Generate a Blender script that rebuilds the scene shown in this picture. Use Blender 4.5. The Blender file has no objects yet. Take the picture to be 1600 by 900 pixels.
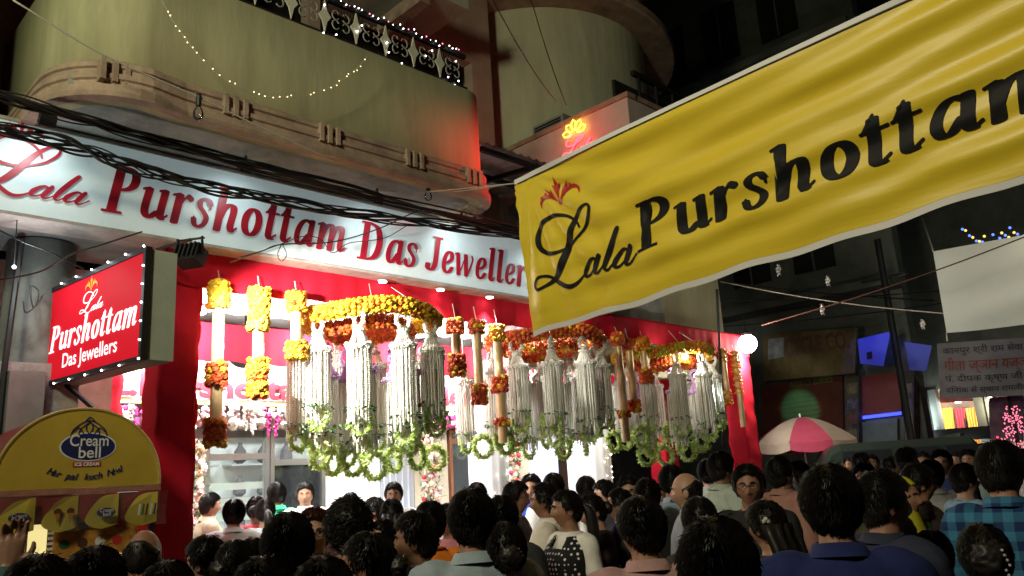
import bpy, bmesh, math, random
from math import sin, cos, pi, radians, sqrt, exp, atan2
from mathutils import Vector, Matrix, noise as mnoise
from mathutils.geometry import delaunay_2d_cdt
random.seed(7)
V = Vector
scene = bpy.context.scene
COL = scene.collection

# ------------------------------------------------------------------ camera
# world axes: X runs along the shop front (away to the right), Y into the shop, Z up
CAM_H, F_PX = 1.62, 1256.0
YAW, PITCH, ROLL = radians(44.8), radians(13.5), radians(3.43)
_h = V((cos(YAW), sin(YAW), 0)); _r0 = V((sin(YAW), -cos(YAW), 0)); _z = V((0, 0, 1))
FW = cos(PITCH)*_h + sin(PITCH)*_z
_u0 = -sin(PITCH)*_h + cos(PITCH)*_z
UP = cos(ROLL)*_u0 + sin(ROLL)*_r0
RT = cos(ROLL)*_r0 - sin(ROLL)*_u0
CAM = V((0, 0, CAM_H))
cam_data = bpy.data.cameras.new('camera')
cam_data.sensor_width = 36.0
cam_data.lens = 36.0*F_PX/1600.0
cam_data.clip_start = 0.05
cam_data.clip_end = 400
cam = bpy.data.objects.new('camera', cam_data)
m = Matrix((RT, UP, -FW)).transposed().to_4x4()
m.translation = CAM
cam.matrix_world = m
COL.objects.link(cam)
scene.camera = cam

# ------------------------------------------------------------------ night sky, moonlight, exposure
world = bpy.data.worlds.new('World'); scene.world = world; world.use_nodes = True
nt = world.node_tree; bg = nt.nodes['Background']
sky = nt.nodes.new('ShaderNodeTexSky'); sky.sky_type = 'NISHITA'; sky.sun_disc = False
sky.sun_elevation = radians(-4.0); sky.sun_rotation = radians(200)
nt.links.new(sky.outputs[0], bg.inputs[0]); bg.inputs[1].default_value = 0.05
sun_d = bpy.data.lights.new('moon', 'SUN'); sun_d.energy = 0.006; sun_d.angle = radians(6); sun_d.color = (.75, .82, 1)
sun = bpy.data.objects.new('moon', sun_d); sun.rotation_euler = (radians(35), radians(-20), 0); COL.objects.link(sun)
vs = scene.view_settings
vs.view_transform = 'Standard'; vs.look = 'None'; vs.exposure = 0.0; vs.gamma = 1.0; vs.use_curve_mapping = False
scene.render.engine = 'CYCLES'
scene.cycles.use_denoising = True
scene.cycles.max_bounces = 6
scene.cycles.sample_clamp_indirect = 4.0
scene.cycles.caustics_reflective = False; scene.cycles.caustics_refractive = False

# ------------------------------------------------------------------ helpers: where things stand
def ray(px, py): return FW + RT*((px-800)/F_PX) + UP*((450-py)/F_PX)
def onY(px, py, Y): d = ray(px, py); return CAM + d*(Y/d.y)
def onX(px, py, X): d = ray(px, py); return CAM + d*(X/d.x)
def onZ(px, py, Z): d = ray(px, py); return CAM + d*((Z-CAM_H)/d.z)
def dep(px, py, D): return CAM + ray(px, py)*D

# ------------------------------------------------------------------ helpers: materials
MATS = {}
def lin(c):
    return tuple(((v/255.)/12.92 if v/255. <= .04045 else ((v/255.+.055)/1.055)**2.4) for v in c)
def M(name, col=(.5, .5, .5), rough=.6, metal=0., var=.0, vscale=6., bump=0., bscale=40., emit=None, estr=0., sub=0., alpha=1., trans=0., dirt=0., spec=None, stretch=None, lamp=True, sheen=0.):
    if name in MATS: return MATS[name]
    m = bpy.data.materials.new(name); m.use_nodes = True
    nt = m.node_tree; b = nt.nodes['Principled BSDF']
    b.inputs['Base Color'].default_value = (*col, 1)
    b.inputs['Roughness'].default_value = rough
    b.inputs['Metallic'].default_value = metal
    if spec is not None: b.inputs['Specular IOR Level'].default_value = spec
    if sub: b.inputs['Subsurface Weight'].default_value = sub; b.inputs['Subsurface Radius'].default_value = (.01, .004, .002)
    if alpha < 1: b.inputs['Alpha'].default_value = alpha
    if trans: b.inputs['Transmission Weight'].default_value = trans
    if sheen: b.inputs['Sheen Weight'].default_value = sheen
    if emit is not None:
        b.inputs['Emission Color'].default_value = (*emit, 1); b.inputs['Emission Strength'].default_value = estr
        if not lamp: m.cycles.emission_sampling = 'NONE'
    tc = nt.nodes.new('ShaderNodeTexCoord'); src = tc.outputs['Object']
    if stretch:
        mp = nt.nodes.new('ShaderNodeMapping'); mp.inputs['Scale'].default_value = stretch
        nt.links.new(src, mp.inputs[0]); src = mp.outputs[0]
    if var or dirt:
        n = nt.nodes.new('ShaderNodeTexNoise'); n.inputs['Scale'].default_value = vscale; n.inputs['Detail'].default_value = 6; n.inputs['Roughness'].default_value = .65
        nt.links.new(src, n.inputs['Vector'])
        r = nt.nodes.new('ShaderNodeValToRGB')
        r.color_ramp.elements[0].position = .32; r.color_ramp.elements[1].position = .68
        lo = tuple(max(0, c*(1-var)) for c in col); hi = tuple(min(1, c*(1+var*.6)) for c in col)
        r.color_ramp.elements[0].color = (*lo, 1); r.color_ramp.elements[1].color = (*hi, 1)
        nt.links.new(n.outputs['Fac'], r.inputs[0]); out = r.outputs[0]
        if dirt:
            n2 = nt.nodes.new('ShaderNodeTexNoise'); n2.inputs['Scale'].default_value = vscale*.45; n2.inputs['Detail'].default_value = 9; n2.inputs['Roughness'].default_value = .75
            nt.links.new(src, n2.inputs['Vector'])
            r2 = nt.nodes.new('ShaderNodeValToRGB'); r2.color_ramp.elements[0].position = .5; r2.color_ramp.elements[1].position = .72
            r2.color_ramp.elements[0].color = (0, 0, 0, 1); r2.color_ramp.elements[1].color = (dirt, dirt, dirt, 1)
            nt.links.new(n2.outputs['Fac'], r2.inputs[0])
            mx = nt.nodes.new('ShaderNodeMix'); mx.data_type = 'RGBA'
            nt.links.new(r2.outputs[0], mx.inputs[0]); nt.links.new(out, mx.inputs[6]); mx.inputs[7].default_value = (.035, .032, .028, 1)
            out = mx.outputs[2]
        nt.links.new(out, b.inputs['Base Color'])
    if bump:
        n = nt.nodes.new('ShaderNodeTexNoise'); n.inputs['Scale'].default_value = bscale; n.inputs['Detail'].default_value = 5
        nt.links.new(src, n.inputs['Vector'])
        bp = nt.nodes.new('ShaderNodeBump'); bp.inputs['Strength'].default_value = bump; bp.inputs['Distance'].default_value = .02
        nt.links.new(n.outputs['Fac'], bp.inputs['Height']); nt.links.new(bp.outputs[0], b.inputs['Normal'])
    MATS[name] = m
    return m
def EM(name, col, strength, lamp=False):
    return M(name, tuple(c*.5 for c in col), .5, emit=col, estr=strength, lamp=lamp)
def glassy(name, tint, refl=.15, alpha=.25, rough=.03):
    if name in MATS: return MATS[name]
    m = bpy.data.materials.new(name); m.use_nodes = True; nt = m.node_tree
    nt.nodes.remove(nt.nodes['Principled BSDF']); out = nt.nodes['Material Output']
    t = nt.nodes.new('ShaderNodeBsdfTransparent'); t.inputs[0].default_value = (*tint, 1)
    g = nt.nodes.new('ShaderNodeBsdfGlossy'); g.inputs['Roughness'].default_value = rough; g.inputs[0].default_value = (.9, .95, .95, 1)
    d = nt.nodes.new('ShaderNodeBsdfDiffuse'); d.inputs[0].default_value = (*[min(1, c*.8) for c in tint], 1)
    m1 = nt.nodes.new('ShaderNodeMixShader'); m1.inputs[0].default_value = alpha
    nt.links.new(t.outputs[0], m1.inputs[1]); nt.links.new(d.outputs[0], m1.inputs[2])
    fr = nt.nodes.new('ShaderNodeFresnel'); fr.inputs[0].default_value = 1.0+refl*4
    m2 = nt.nodes.new('ShaderNodeMixShader')
    nt.links.new(fr.outputs[0], m2.inputs[0]); nt.links.new(m1.outputs[0], m2.inputs[1]); nt.links.new(g.outputs[0], m2.inputs[2])
    nt.links.new(m2.outputs[0], out.inputs[0]); MATS[name] = m
    return m

# ------------------------------------------------------------------ helpers: things and parts
ORG = {}
def props(o, label=None, cat=None, group=None, kind=None):
    if label: o['label'] = label
    if cat: o['category'] = cat
    if group: o['group'] = group
    if kind: o['kind'] = kind
    return o
def thing(name, label, cat, loc=(0, 0, 0), group=None, rotz=0, world_parts=True):
    o = bpy.data.objects.new(name, None); o.empty_display_size = .2
    COL.objects.link(o); o.location = loc; o.rotation_euler = (0, 0, rotz)
    ORG[o.name] = V(loc) if world_parts else V((0, 0, 0))
    return props(o, label, cat, group)
def obj_from(me, name, parent=None, mats=None):
    o = bpy.data.objects.new(name, me); COL.objects.link(o)
    if mats and not me.materials:
        for mm in (mats if isinstance(mats, (list, tuple)) else [mats]): me.materials.append(mm)
    if parent is not None:
        o.parent = parent; ORG[o.name] = ORG.get(parent.name, V((0, 0, 0)))
    else: ORG[o.name] = V((0, 0, 0))
    return o
def copy_tree(o, parent=None, memo=None):
    c = o.copy(); COL.objects.link(c); c.parent = parent
    ORG[c.name] = ORG.get(o.name, V((0, 0, 0)))
    for ch in o.children: copy_tree(ch, c)
    return c

def catmull(pts, n=6, closed=False):
    pts = [tuple(p) for p in pts]
    if len(pts) < 3 and not closed: return pts
    out = []; N = len(pts)
    rng = range(N if closed else N-1)
    for i in rng:
        p1 = pts[i]; p2 = pts[(i+1) % N]
        p0 = pts[(i-1) % N] if (closed or i > 0) else tuple(2*a-b for a, b in zip(p1, p2))
        p3 = pts[(i+2) % N] if (closed or i+2 < N) else tuple(2*b-a for a, b in zip(p1, p2))
        for k in range(n):
            t = k/n
            out.append(tuple(.5*(2*b+(c-a)*t+(2*a-5*b+4*c-d)*t*t+(-a+3*b-3*c+d)*t**3) for a, b, c, d in zip(p0, p1, p2, p3)))
    if not closed: out.append(pts[-1])
    return out

class MB:
    def __init__(s): s.v = []; s.f = []; s.m = []
    def add(s, vs, fs, mi=0):
        b = len(s.v); s.v += [tuple(p) for p in vs]
        for f in fs: s.f.append(tuple(i+b for i in f)); s.m.append(mi)
        return s
    def merge(s, o, mat=None, mi=None):
        b = len(s.v)
        s.v += [tuple(mat @ V(p)) for p in o.v] if mat is not None else o.v
        s.f += [tuple(i+b for i in f) for f in o.f]; s.m += (o.m if mi is None else [mi]*len(o.f))
        return s
    def box(s, a, b, mi=0):
        (x0, y0, z0), (x1, y1, z1) = a, b
        s.add([(x0, y0, z0), (x1, y0, z0), (x1, y1, z0), (x0, y1, z0), (x0, y0, z1), (x1, y0, z1), (x1, y1, z1), (x0, y1, z1)],
              [(0, 3, 2, 1), (4, 5, 6, 7), (0, 1, 5, 4), (1, 2, 6, 5), (2, 3, 7, 6), (3, 0, 4, 7)], mi); return s
    def obox(s, c, ax, ay, az, mi=0):
        c, ax, ay, az = V(c), V(ax), V(ay), V(az)
        vs = [c+ax*i+ay*j+az*k for k in (-1, 1) for i, j in ((-1, -1), (1, -1), (1, 1), (-1, 1))]
        s.add(vs, [(0, 3, 2, 1), (4, 5, 6, 7), (0, 1, 5, 4), (1, 2, 6, 5), (2, 3, 7, 6), (3, 0, 4, 7)], mi); return s
    def bar(s, p, q, w, h=None, mi=0):
        p, q = V(p), V(q); d = (q-p); L = d.length
        if L < 1e-6: return s
        d /= L; up = V((0, 0, 1)) if abs(d.z) < .95 else V((0, 1, 0))
        x = d.cross(up).normalized(); y = x.cross(d)
        return s.obox((p+q)/2, d*(L/2), x*(w/2), y*((h or w)/2), mi)
    def tube(s, pts, r, n=8, mi=0, cap=True):
        pts = [V(p) for p in pts]; N = len(pts)
        rr = r if isinstance(r, (list, tuple)) else [r]*N
        vs = []; fs = []; t = (pts[1]-pts[0]).normalized()
        x = t.orthogonal().normalized()
        for i, p in enumerate(pts):
            t = (pts[min(i+1, N-1)]-pts[max(i-1, 0)])
            t = t.normalized() if t.length > 1e-9 else V((0, 0, 1))
            x = (x - t*x.dot(t)); x = x.normalized() if x.length > 1e-6 else t.orthogonal().normalized()
            y = t.cross(x)
            for k in range(n):
                a = 2*pi*k/n; vs.append(p + (x*cos(a)+y*sin(a))*rr[i])
        for i in range(N-1):
            for k in range(n): fs.append((i*n+k, i*n+(k+1) % n, (i+1)*n+(k+1) % n, (i+1)*n+k))
        if cap: fs.append(tuple(range(n-1, -1, -1))); fs.append(tuple((N-1)*n+k for k in range(n)))
        return s.add(vs, fs, mi)
    def loft(s, rings, mi=0, cap=True):
        n = len(rings[0]); vs = [p for r in rings for p in r]; fs = []
        for i in range(len(rings)-1):
            for k in range(n): fs.append((i*n+k, i*n+(k+1) % n, (i+1)*n+(k+1) % n, (i+1)*n+k))
        if cap: fs.append(tuple(range(n-1, -1, -1))); fs.append(tuple((len(rings)-1)*n+k for k in range(n)))
        return s.add(vs, fs, mi)
    def lathe(s, prof, c=(0, 0, 0), n=16, mi=0, cap=True):
        return s.loft([[(c[0]+r*cos(2*pi*k/n), c[1]+r*sin(2*pi*k/n), c[2]+z) for k in range(n)] for r, z in prof], mi, cap)
    def ball(s, c, r, n=8, m=6, mi=0, sq=(1, 1, 1), jit=0.):
        c = V(c); vs = [c+V((0, 0, -r*sq[2]))]; fs = []
        for j in range(1, m):
            ph = -pi/2+pi*j/m
            for k in range(n):
                a = 2*pi*k/n; q = r*(1+random.uniform(-jit, jit))
                vs.append(c+V((q*cos(ph)*cos(a)*sq[0], q*cos(ph)*sin(a)*sq[1], q*sin(ph)*sq[2])))
        vs.append(c+V((0, 0, r*sq[2]))); T = len(vs)-1
        for k in range(n):
            fs.append((0, 1+(k+1) % n, 1+k)); fs.append((T, T-n+k, T-n+(k+1) % n))
        for j in range(m-2):
            for k in range(n): fs.append((1+j*n+k, 1+j*n+(k+1) % n, 1+(j+1)*n+(k+1) % n, 1+(j+1)*n+k))
        return s.add(vs, fs, mi)
    def grid(s, fn, nu, nv, mi=0):
        vs = [fn(i/nu, j/nv) for j in range(nv+1) for i in range(nu+1)]
        fs = [(j*(nu+1)+i, j*(nu+1)+i+1, (j+1)*(nu+1)+i+1, (j+1)*(nu+1)+i) for j in range(nv) for i in range(nu)]
        return s.add(vs, fs, mi)
    def mesh(s, name, mats, smooth=False, org=(0, 0, 0)):
        me = bpy.data.meshes.new(name); o = V(org)
        me.from_pydata([tuple(V(p)-o) for p in s.v] if o.length else s.v, [], s.f)
        for mm in (mats if isinstance(mats, (list, tuple)) else [mats]): me.materials.append(mm)
        me.polygons.foreach_set('material_index', s.m)
        if smooth: me.polygons.foreach_set('use_smooth', [True]*len(s.f))
        me.update(); return me
    def build(s, name, mats, parent=None, smooth=False, kind=None, label=None, cat=None, group=None):
        org = ORG.get(parent.name, V((0, 0, 0))) if parent is not None else V((0, 0, 0))
        o = obj_from(s.mesh(name, mats, smooth, org), name, parent)
        props(o, label, cat, group, kind); return o
def bevel(o, w=.01, seg=2):
    md = o.modifiers.new('bevel', 'BEVEL'); md.width = w; md.segments = seg; md.limit_method = 'ANGLE'; return o
def lamp(kind, loc, power, color=(1, 1, 1), target=None, size=.05, spot=60, blend=.6, name='lamp_light', parent=None, sy=None):
    d = bpy.data.lights.new(name, kind); d.energy = power; d.color = color
    if kind == 'SPOT': d.spot_size = radians(spot); d.spot_blend = blend; d.shadow_soft_size = size
    elif kind == 'AREA':
        d.size = size
        if sy: d.shape = 'RECTANGLE'; d.size_y = sy
    else: d.shadow_soft_size = size
    o = bpy.data.objects.new(name, d); COL.objects.link(o)
    loc = V(loc)
    if target is not None: o.rotation_euler = (V(target)-loc).to_track_quat('-Z', 'Y').to_euler()
    if parent is not None: o.parent = parent; loc = loc-ORG.get(parent.name, V((0, 0, 0)))
    o.location = loc
    return o

WORK = bpy.data.scenes.new('workshop')       # an empty side scene in which single meshes are evaluated; removed at the end
def evaluate(ob):
    WORK.collection.objects.link(ob); vl = WORK.view_layers[0]; vl.update(); dg = vl.depsgraph; dg.update()
    return bpy.data.meshes.new_from_object(ob.evaluated_get(dg))

def translucent(m, col, amount=.45):
    """thin petals and cloth that let light through from behind"""
    nt = m.node_tree; b = nt.nodes['Principled BSDF']; out = nt.nodes['Material Output']
    t = nt.nodes.new('ShaderNodeBsdfTranslucent'); t.inputs[0].default_value = (*col, 1)
    mx = nt.nodes.new('ShaderNodeMixShader'); mx.inputs[0].default_value = amount
    nt.links.new(b.outputs[0], mx.inputs[1]); nt.links.new(t.outputs[0], mx.inputs[2]); nt.links.new(mx.outputs[0], out.inputs[0]); return m
# ------------------------------------------------------------------ lettering: a bold italic serif drawn with a broad pen, a script, a palmette
def hull(pts):
    pts = sorted(set((round(x, 5), round(y, 5)) for x, y in pts))
    def half(ps):
        h = []
        for p in ps:
            while len(h) > 1 and (h[-1][0]-h[-2][0])*(p[1]-h[-2][1])-(h[-1][1]-h[-2][1])*(p[0]-h[-2][0]) <= 1e-9: h.pop()
            h.append(p)
        return h[:-1]
    return half(pts)+half(pts[::-1])
def sweep(path, nw, nh, n=5):
    P = catmull(path, n) if len(path) > 2 else path
    out = []
    for a, b in zip(P, P[1:]):
        pts = []
        for p in (a, b):
            w, h = (p[2], p[2]) if len(p) > 2 else (nw, nh)
            pts += [(p[0]+w/2*cos(2*pi*k/10), p[1]+h/2*sin(2*pi*k/10)) for k in range(10)]
        out.append(hull(pts))
    return out
def union(polys, extra=()):
    vs = []; fs = []
    for pl in polys:
        if len(pl) < 3: continue
        fs.append(list(range(len(vs), len(vs)+len(pl)))); vs += [V(p) for p in pl]
    vs += [V(p) for p in extra]
    r = delaunay_2d_cdt(vs, [], fs, 0, 1e-5)
    ov, of, src = r[0], r[2], r[5]
    return [tuple(v) for v in ov], [tuple(f) for f, s_ in zip(of, src) if s_]
T_, B_ = .035, .15   # thin and bold pen widths
GL = {
 'P': (.60, [([(.17, .02), (.17, .655)], .15), ([(.17, .655), (.32, .655), (.43, .60), (.465, .50), (.43, .40), (.32, .345), (.2, .335)], .14), ([(.02, .015), (.34, .015)], T_), ([(.03, .665), (.2, .665)], T_)]),
 'u': (.57, [([(.14, .44), (.125, .16), (.16, .055), (.24, .03), (.36, .12)], .13), ([(.43, .445), (.42, .09), (.455, .03)], .13), ([(.46, .03), (.55, .09)], T_), ([(.03, .42), (.14, .45)], T_), ([(.33, .43), (.43, .45)], T_)]),
 'r': (.43, [([(.14, .44), (.13, .015)], .14), ([(.02, .42), (.14, .45)], T_), ([(.15, .22), (.23, .38), (.30, .43)], .05), ([(.31, .425), (.36, .40)], .10, .09)]),
 's': (.41, [([(.33, .37), (.29, .43), (.2, .445), (.12, .40), (.13, .32), (.22, .245), (.29, .17), (.27, .07), (.18, .02), (.09, .04), (.05, .13)], .10, .045), ([(.335, .40), (.34, .31)], T_), ([(.05, .15), (.05, .05)], T_)]),
 'h': (.57, [([(.14, .69), (.13, .015)], .14), ([(.03, .67), (.14, .695)], T_), ([(.14, .2), (.2, .36), (.29, .43), (.38, .42), (.405, .33), (.385, .12), (.42, .035)], .13), ([(.43, .03), (.52, .09)], T_)]),
 'o': (.50, [([(.25+.15*cos(2*pi*k/12), .235+.205*sin(2*pi*k/12)) for k in range(13)], .135)]),
 't': (.34, [([(.16, .58), (.14, .13), (.17, .04), (.22, .03)], .13), ([(.2, .03), (.31, .10)], T_), ([(.02, .44), (.31, .44)], .04), ([(.04, .44), (.16, .62)], T_)]),
 'a': (.56, [([(.39, .40), (.3, .44), (.19, .39), (.12, .26), (.115, .12), (.17, .035), (.26, .06), (.37, .2)], .115), ([(.43, .445), (.41, .1), (.445, .03)], .125), ([(.45, .03), (.54, .09)], T_)]),
 'm': (.82, [([(.13, .44), (.12, .015)], .13), ([(.02, .42), (.13, .45)], T_), ([(.13, .2), (.2, .37), (.29, .435), (.375, .40), (.37, .015)], .125), ([(.38, .2), (.45, .37), (.54, .435), (.63, .40), (.615, .12), (.645, .035)], .125), ([(.65, .03), (.75, .09)], T_)]),
 'D': (.72, [([(.17, .02), (.17, .655)], .15), ([(.17, .655), (.33, .65), (.48, .58), (.555, .36), (.50, .13), (.36, .03), (.17, .022)], .15), ([(.02, .015), (.3, .015)], T_), ([(.03, .665), (.3, .665)], T_)]),
 'J': (.46, [([(.31, .655), (.3, .2), (.25, .06), (.16, .025), (.08, .06), (.075, .14)], .14), ([(.16, .665), (.45, .665)], T_)]),
 'e': (.44, [([(.12, .21), (.24, .24), (.34, .31), (.33, .41), (.25, .44), (.16, .39), (.11, .25), (.12, .1), (.2, .03), (.3, .06), (.37, .14)], .115, .04)]),
 'w': (.66, [([(.09, .44), (.13, .2), (.16, .03)], .12), ([(.17, .02), (.34, .42)], T_), ([(.34, .44), (.38, .2), (.41, .03)], .12), ([(.42, .02), (.52, .2), (.58, .36), (.55, .43)], .06), ([(.0, .43), (.1, .45)], T_)]),
 'l': (.30, [([(.15, .69), (.13, .13), (.16, .035), (.2, .03)], .14), ([(.19, .03), (.28, .09)], T_), ([(.03, .67), (.15, .695)], T_)]),
}
_gc = {}
def glyph(ch):
    if ch not in _gc:
        adv, strokes = GL[ch]; polys = []
        for st in strokes:
            p, w = st[0], st[1]; h = st[2] if len(st) > 2 else .04
            if w == T_: h = .04
            polys += sweep(p, w*(1.14 if w > .09 else 1.1), h)
        sh = .24
        polys = [[(x+sh*y, y) for x, y in pl] for pl in polys]
        _gc[ch] = (adv, union(polys, [(.02+i*.06+sh*j*.07, j*.07) for i in range(14) for j in range(11)]))
    return _gc[ch]
def serif(txt, x0, x1, y, cap, fn):
    """bold italic serif words from x0 to x1 on base line y, mapped to space by fn(x, y)"""
    adv = sum(.26 if c == ' ' else GL[c][0] for c in txt)
    k = (x1-x0)/(adv+.1); ky = cap/.68; mb = MB(); x = x0
    for c in txt:
        if c == ' ': x += .26*k; continue
        a, (vs, fs) = glyph(c)
        mb.add([fn(x+vx*k, y+vy*ky) for vx, vy in vs], fs); x += a*k
    return mb
_L = [(.604, .554, .016), (.587, .599, .018), (.521, .654, .02), (.426, .68, .024), (.329, .659, .03), (.266, .591, .038), (.259, .511, .036), (.315, .464, .028), (.417, .455, .02), (.529, .48, .014), (.628, .526, .018), (.703, .592, .024), (.725, .643, .02), (.7, .664, .016), (.635, .642, .022), (.561, .575, .038), (.47, .458, .052), (.393, .362, .048), (.32, .303, .034), (.23, .274, .02), (.155, .268, .02), (.146, .304, .022), (.189, .338, .018), (.266, .325, .02), (.336, .272, .034), (.407, .228, .03), (.467, .228, .022), (.527, .257, .014), (.562, .286, .012)]
_A = [[(.671, .321, .02), (.64, .337, .018), (.6, .318, .026), (.56, .285, .034), (.545, .258, .028), (.565, .245, .016), (.61, .262, .012), (.66, .305, .012)], [(.69, .34, .03), (.645, .285, .036), (.625, .255, .026), (.64, .243, .016), (.67, .252, .012), (.72, .285, .012)]]
_l = [[(.72, .285, .012), (.79, .357, .012), (.86, .44, .016), (.868, .462, .03), (.79, .373, .038), (.725, .29, .034), (.71, .255, .024), (.735, .245, .014), (.79, .285, .012)]]
_sc = {}
def script_lala():
    if not _sc:
        polys = sweep(_L, 0, 0, 5)
        for dx in (0, .235):
            for p in _A: polys += sweep([(x+dx, y, w) for x, y, w in p], 0, 0, 4)
        for p in _l: polys += sweep(p, 0, 0, 4)
        _sc[0] = union(polys, [(.12+i*.05, .22+j*.05) for i in range(18) for j in range(11)])
    return _sc[0]
def lala(fn):
    vs, fs = script_lala(); return MB().add([fn(x, y) for x, y in vs], fs)
def palmette(fn, dot=True):
    """five-petalled crown; unit: about 1 tall, 1.6 wide, foot at the origin"""
    mb = MB()
    tulip = [(-.02, .16), (-.07, .45), (-.17, .74), (-.07, .68), (0, 1.0), (.07, .68), (.17, .74), (.07, .45), (.02, .16)]
    for a, s_ in ((0, 1), (34, .86), (-34, .86)):
        c, s = cos(radians(a)), sin(radians(a))
        mb.add([fn((x*c-y*s)*s_, (x*s+y*c)*s_) for x, y in tulip], [tuple(range(len(tulip)))[::-1]])
    for sg in (1, -1):
        pl = union(sweep([(.10*sg, .13, .05), (.35*sg, .36, .11), (.6*sg, .42, .14), (.78*sg, .30, .10), (.80*sg, .10, .03)], 0, 0, 5)+[[(.42*sg, .38), (.5*sg, .60), (.62*sg, .44)][::1 if sg < 0 else -1]])
        mb.add([fn(x, y) for x, y in pl[0]], pl[1])
    if dot: mb.add([fn(.085*cos(2*pi*k/14), .05+.085*sin(2*pi*k/14)) for k in range(14)], [tuple(range(14))])
    return mb
def sans(txt, fn, size=1., bold=0., x0=0., y0=0., x1=None, shear=0., align='LEFT'):
    cu = bpy.data.curves.new('lettering', 'FONT'); cu.body = txt; cu.size = size; cu.offset = bold; cu.align_x = align; cu.shear = shear; cu.resolution_u = 4
    ob = bpy.data.objects.new('lettering', cu); me = evaluate(ob)
    vs = [tuple(v.co) for v in me.vertices]; fs = [tuple(p.vertices) for p in me.polygons]
    bpy.data.objects.remove(ob); bpy.data.curves.remove(cu); bpy.data.meshes.remove(me)
    k = 1.
    if x1 is not None and vs:
        a, b = min(v[0] for v in vs), max(v[0] for v in vs); k = (x1-x0)/(b-a); vs = [((v[0]-a), v[1], 0) for v in vs]
    return MB().add([fn(x0+v[0]*k, y0+v[1]) for v in vs], fs)
def plane(o, ex, ey, off=0.):
    o, ex, ey = V(o), V(ex).normalized(), V(ey).normalized(); n = ex.cross(ey).normalized()
    return lambda x, y: o+ex*x+ey*y+n*off
# ------------------------------------------------------------------ ground and floors
asphalt = M('asphalt', (.045, .044, .042), .75, var=.5, vscale=3, bump=.4, bscale=60, dirt=.4)
MB().grid(lambda u, v: (-60+160*u, -70+160*v, 0), 8, 8).build('street', asphalt, kind='structure')
tilefloor = M('floor_stone', (.35, .33, .3), .35, var=.25, vscale=4)
MB().box((1.3, 8.0, 0.002), (13.0, 12.6, .14)).build('shop_floor', tilefloor, kind='structure')

def wall_path(path, z0, z1, th, mb=None, mi=0):
    """vertical wall sheet with thickness following a plan path (outward = right-hand side of travel)"""
    mb = mb or MB(); N = len(path); rings = []
    for i, p in enumerate(path):
        a = V(path[max(i-1, 0)]); b = V(path[min(i+1, N-1)]); t = (b-a).normalized(); n = V((t.y, -t.x))
        q = V(p)-n*th
        rings.append([(p[0], p[1], z0), (p[0], p[1], z1), (q.x, q.y, z1), (q.x, q.y, z0)])
    return mb.loft(rings, mi)
def band(path, prof, mb=None, mi=0):
    """moulding: profile [(out, z)] swept along a plan path"""
    mb = mb or MB(); N = len(path); rings = []
    for i, p in enumerate(path):
        a = V(path[max(i-1, 0)]); b = V(path[min(i+1, N-1)]); t = (b-a).normalized(); n = V((t.y, -t.x))
        rings.append([(p[0]+n.x*o, p[1]+n.y*o, z) for o, z in prof])
    return mb.loft(rings, mi)
def arc(cx, cy, r, a0, a1, n=10): return [(cx+r*cos(radians(a0+(a1-a0)*k/n)), cy+r*sin(radians(a0+(a1-a0)*k/n))) for k in range(n+1)]

# ------------------------------------------------------------------ the jeweller's building
cream = M('cream_stucco', (.45, .41, .25), .88, var=.16, vscale=3.4, bump=.10, bscale=26, dirt=.30, stretch=(1.3, 1.3, .22), spec=.2)
trim = M('pink_trim_paint', (.40, .28, .21), .8, var=.35, vscale=5, bump=.2, dirt=.6)
soffit = M('soffit_plaster', (.30, .32, .30), .9, var=.4, vscale=3, dirt=.7, bump=.3)
pinkwall = M('pink_upper_wall', (.42, .31, .24), .85, var=.25, vscale=2, dirt=.3)
darkopen = M('painted_dark', (.012, .011, .011), .7)  # near black that paints in the dark of openings and recesses
greyconc = M('grey_column_paint', (.22, .23, .21), .8, var=.45, vscale=3, dirt=.6, bump=.2)
iron = M('black_iron', (.02, .02, .021), .5, metal=.3)
whitewall = M('white_wall_paint', (.72, .72, .70), .7, var=.08)
ivory = M('ivory_painted_iron', (.60, .57, .46), .6); greyiron = M('grey_painted_iron', (.30, .29, .25), .6)

BX0, BX1, BY, BZ0, BZ1 = 1.38, 5.08, 5.2, 4.22, 5.30
bld = thing('jewellers_building', 'cream stucco shop building with rounded balcony above the jewellers board', 'building', (3.2, 7, 0))
bpath = [(BX0-.05, 6.95)] + arc(BX0+.45, BY+.45, .5, 180, 270, 12) + [(BX0+.45+k*(BX1-.3-BX0-.45)/12, BY-.05+.05) for k in range(1, 12)] + arc(BX1-.3, BY+.3, .3, 270, 360, 10) + [(BX1, 6.95)]
bal = wall_path(bpath, BZ0, BZ1, .12).build('balcony', cream, bld, smooth=True)
bal.data.polygons.foreach_set('use_smooth', [abs(p.normal.z) < .5 for p in bal.data.polygons])
prof = [(-.01, BZ0-.02), (.075, BZ0-.02), (.085, BZ0+.01), (.085, BZ0+.055), (.05, BZ0+.07), (.05, BZ0+.10), (.065, BZ0+.11), (.065, BZ0+.145), (.035, BZ0+.16), (.035, BZ0+.19), (.05, BZ0+.20), (.05, BZ0+.235), (.02, BZ0+.26), (-.01, BZ0+.265)]
band(bpath, prof).build('cornice', trim, bal)
for px, py in ((180, 110), (368, 178), (515, 215), (648, 262), (742, 292)):
    x = onY(px, py, BY-.06).x; mb = MB()
    for d in (-.075, 0, .075):
        mb.box((x+d-.016, BY-.080, BZ0+.085), (x+d+.016, BY+.02, BZ0+.235))
    mb.build('bracket', trim, bal)
MB().box((BX0, BY+.1, BZ0+.02), (BX1-.02, 6.95, BZ0+.14)).build('balcony_floor', soffit, bld)
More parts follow.
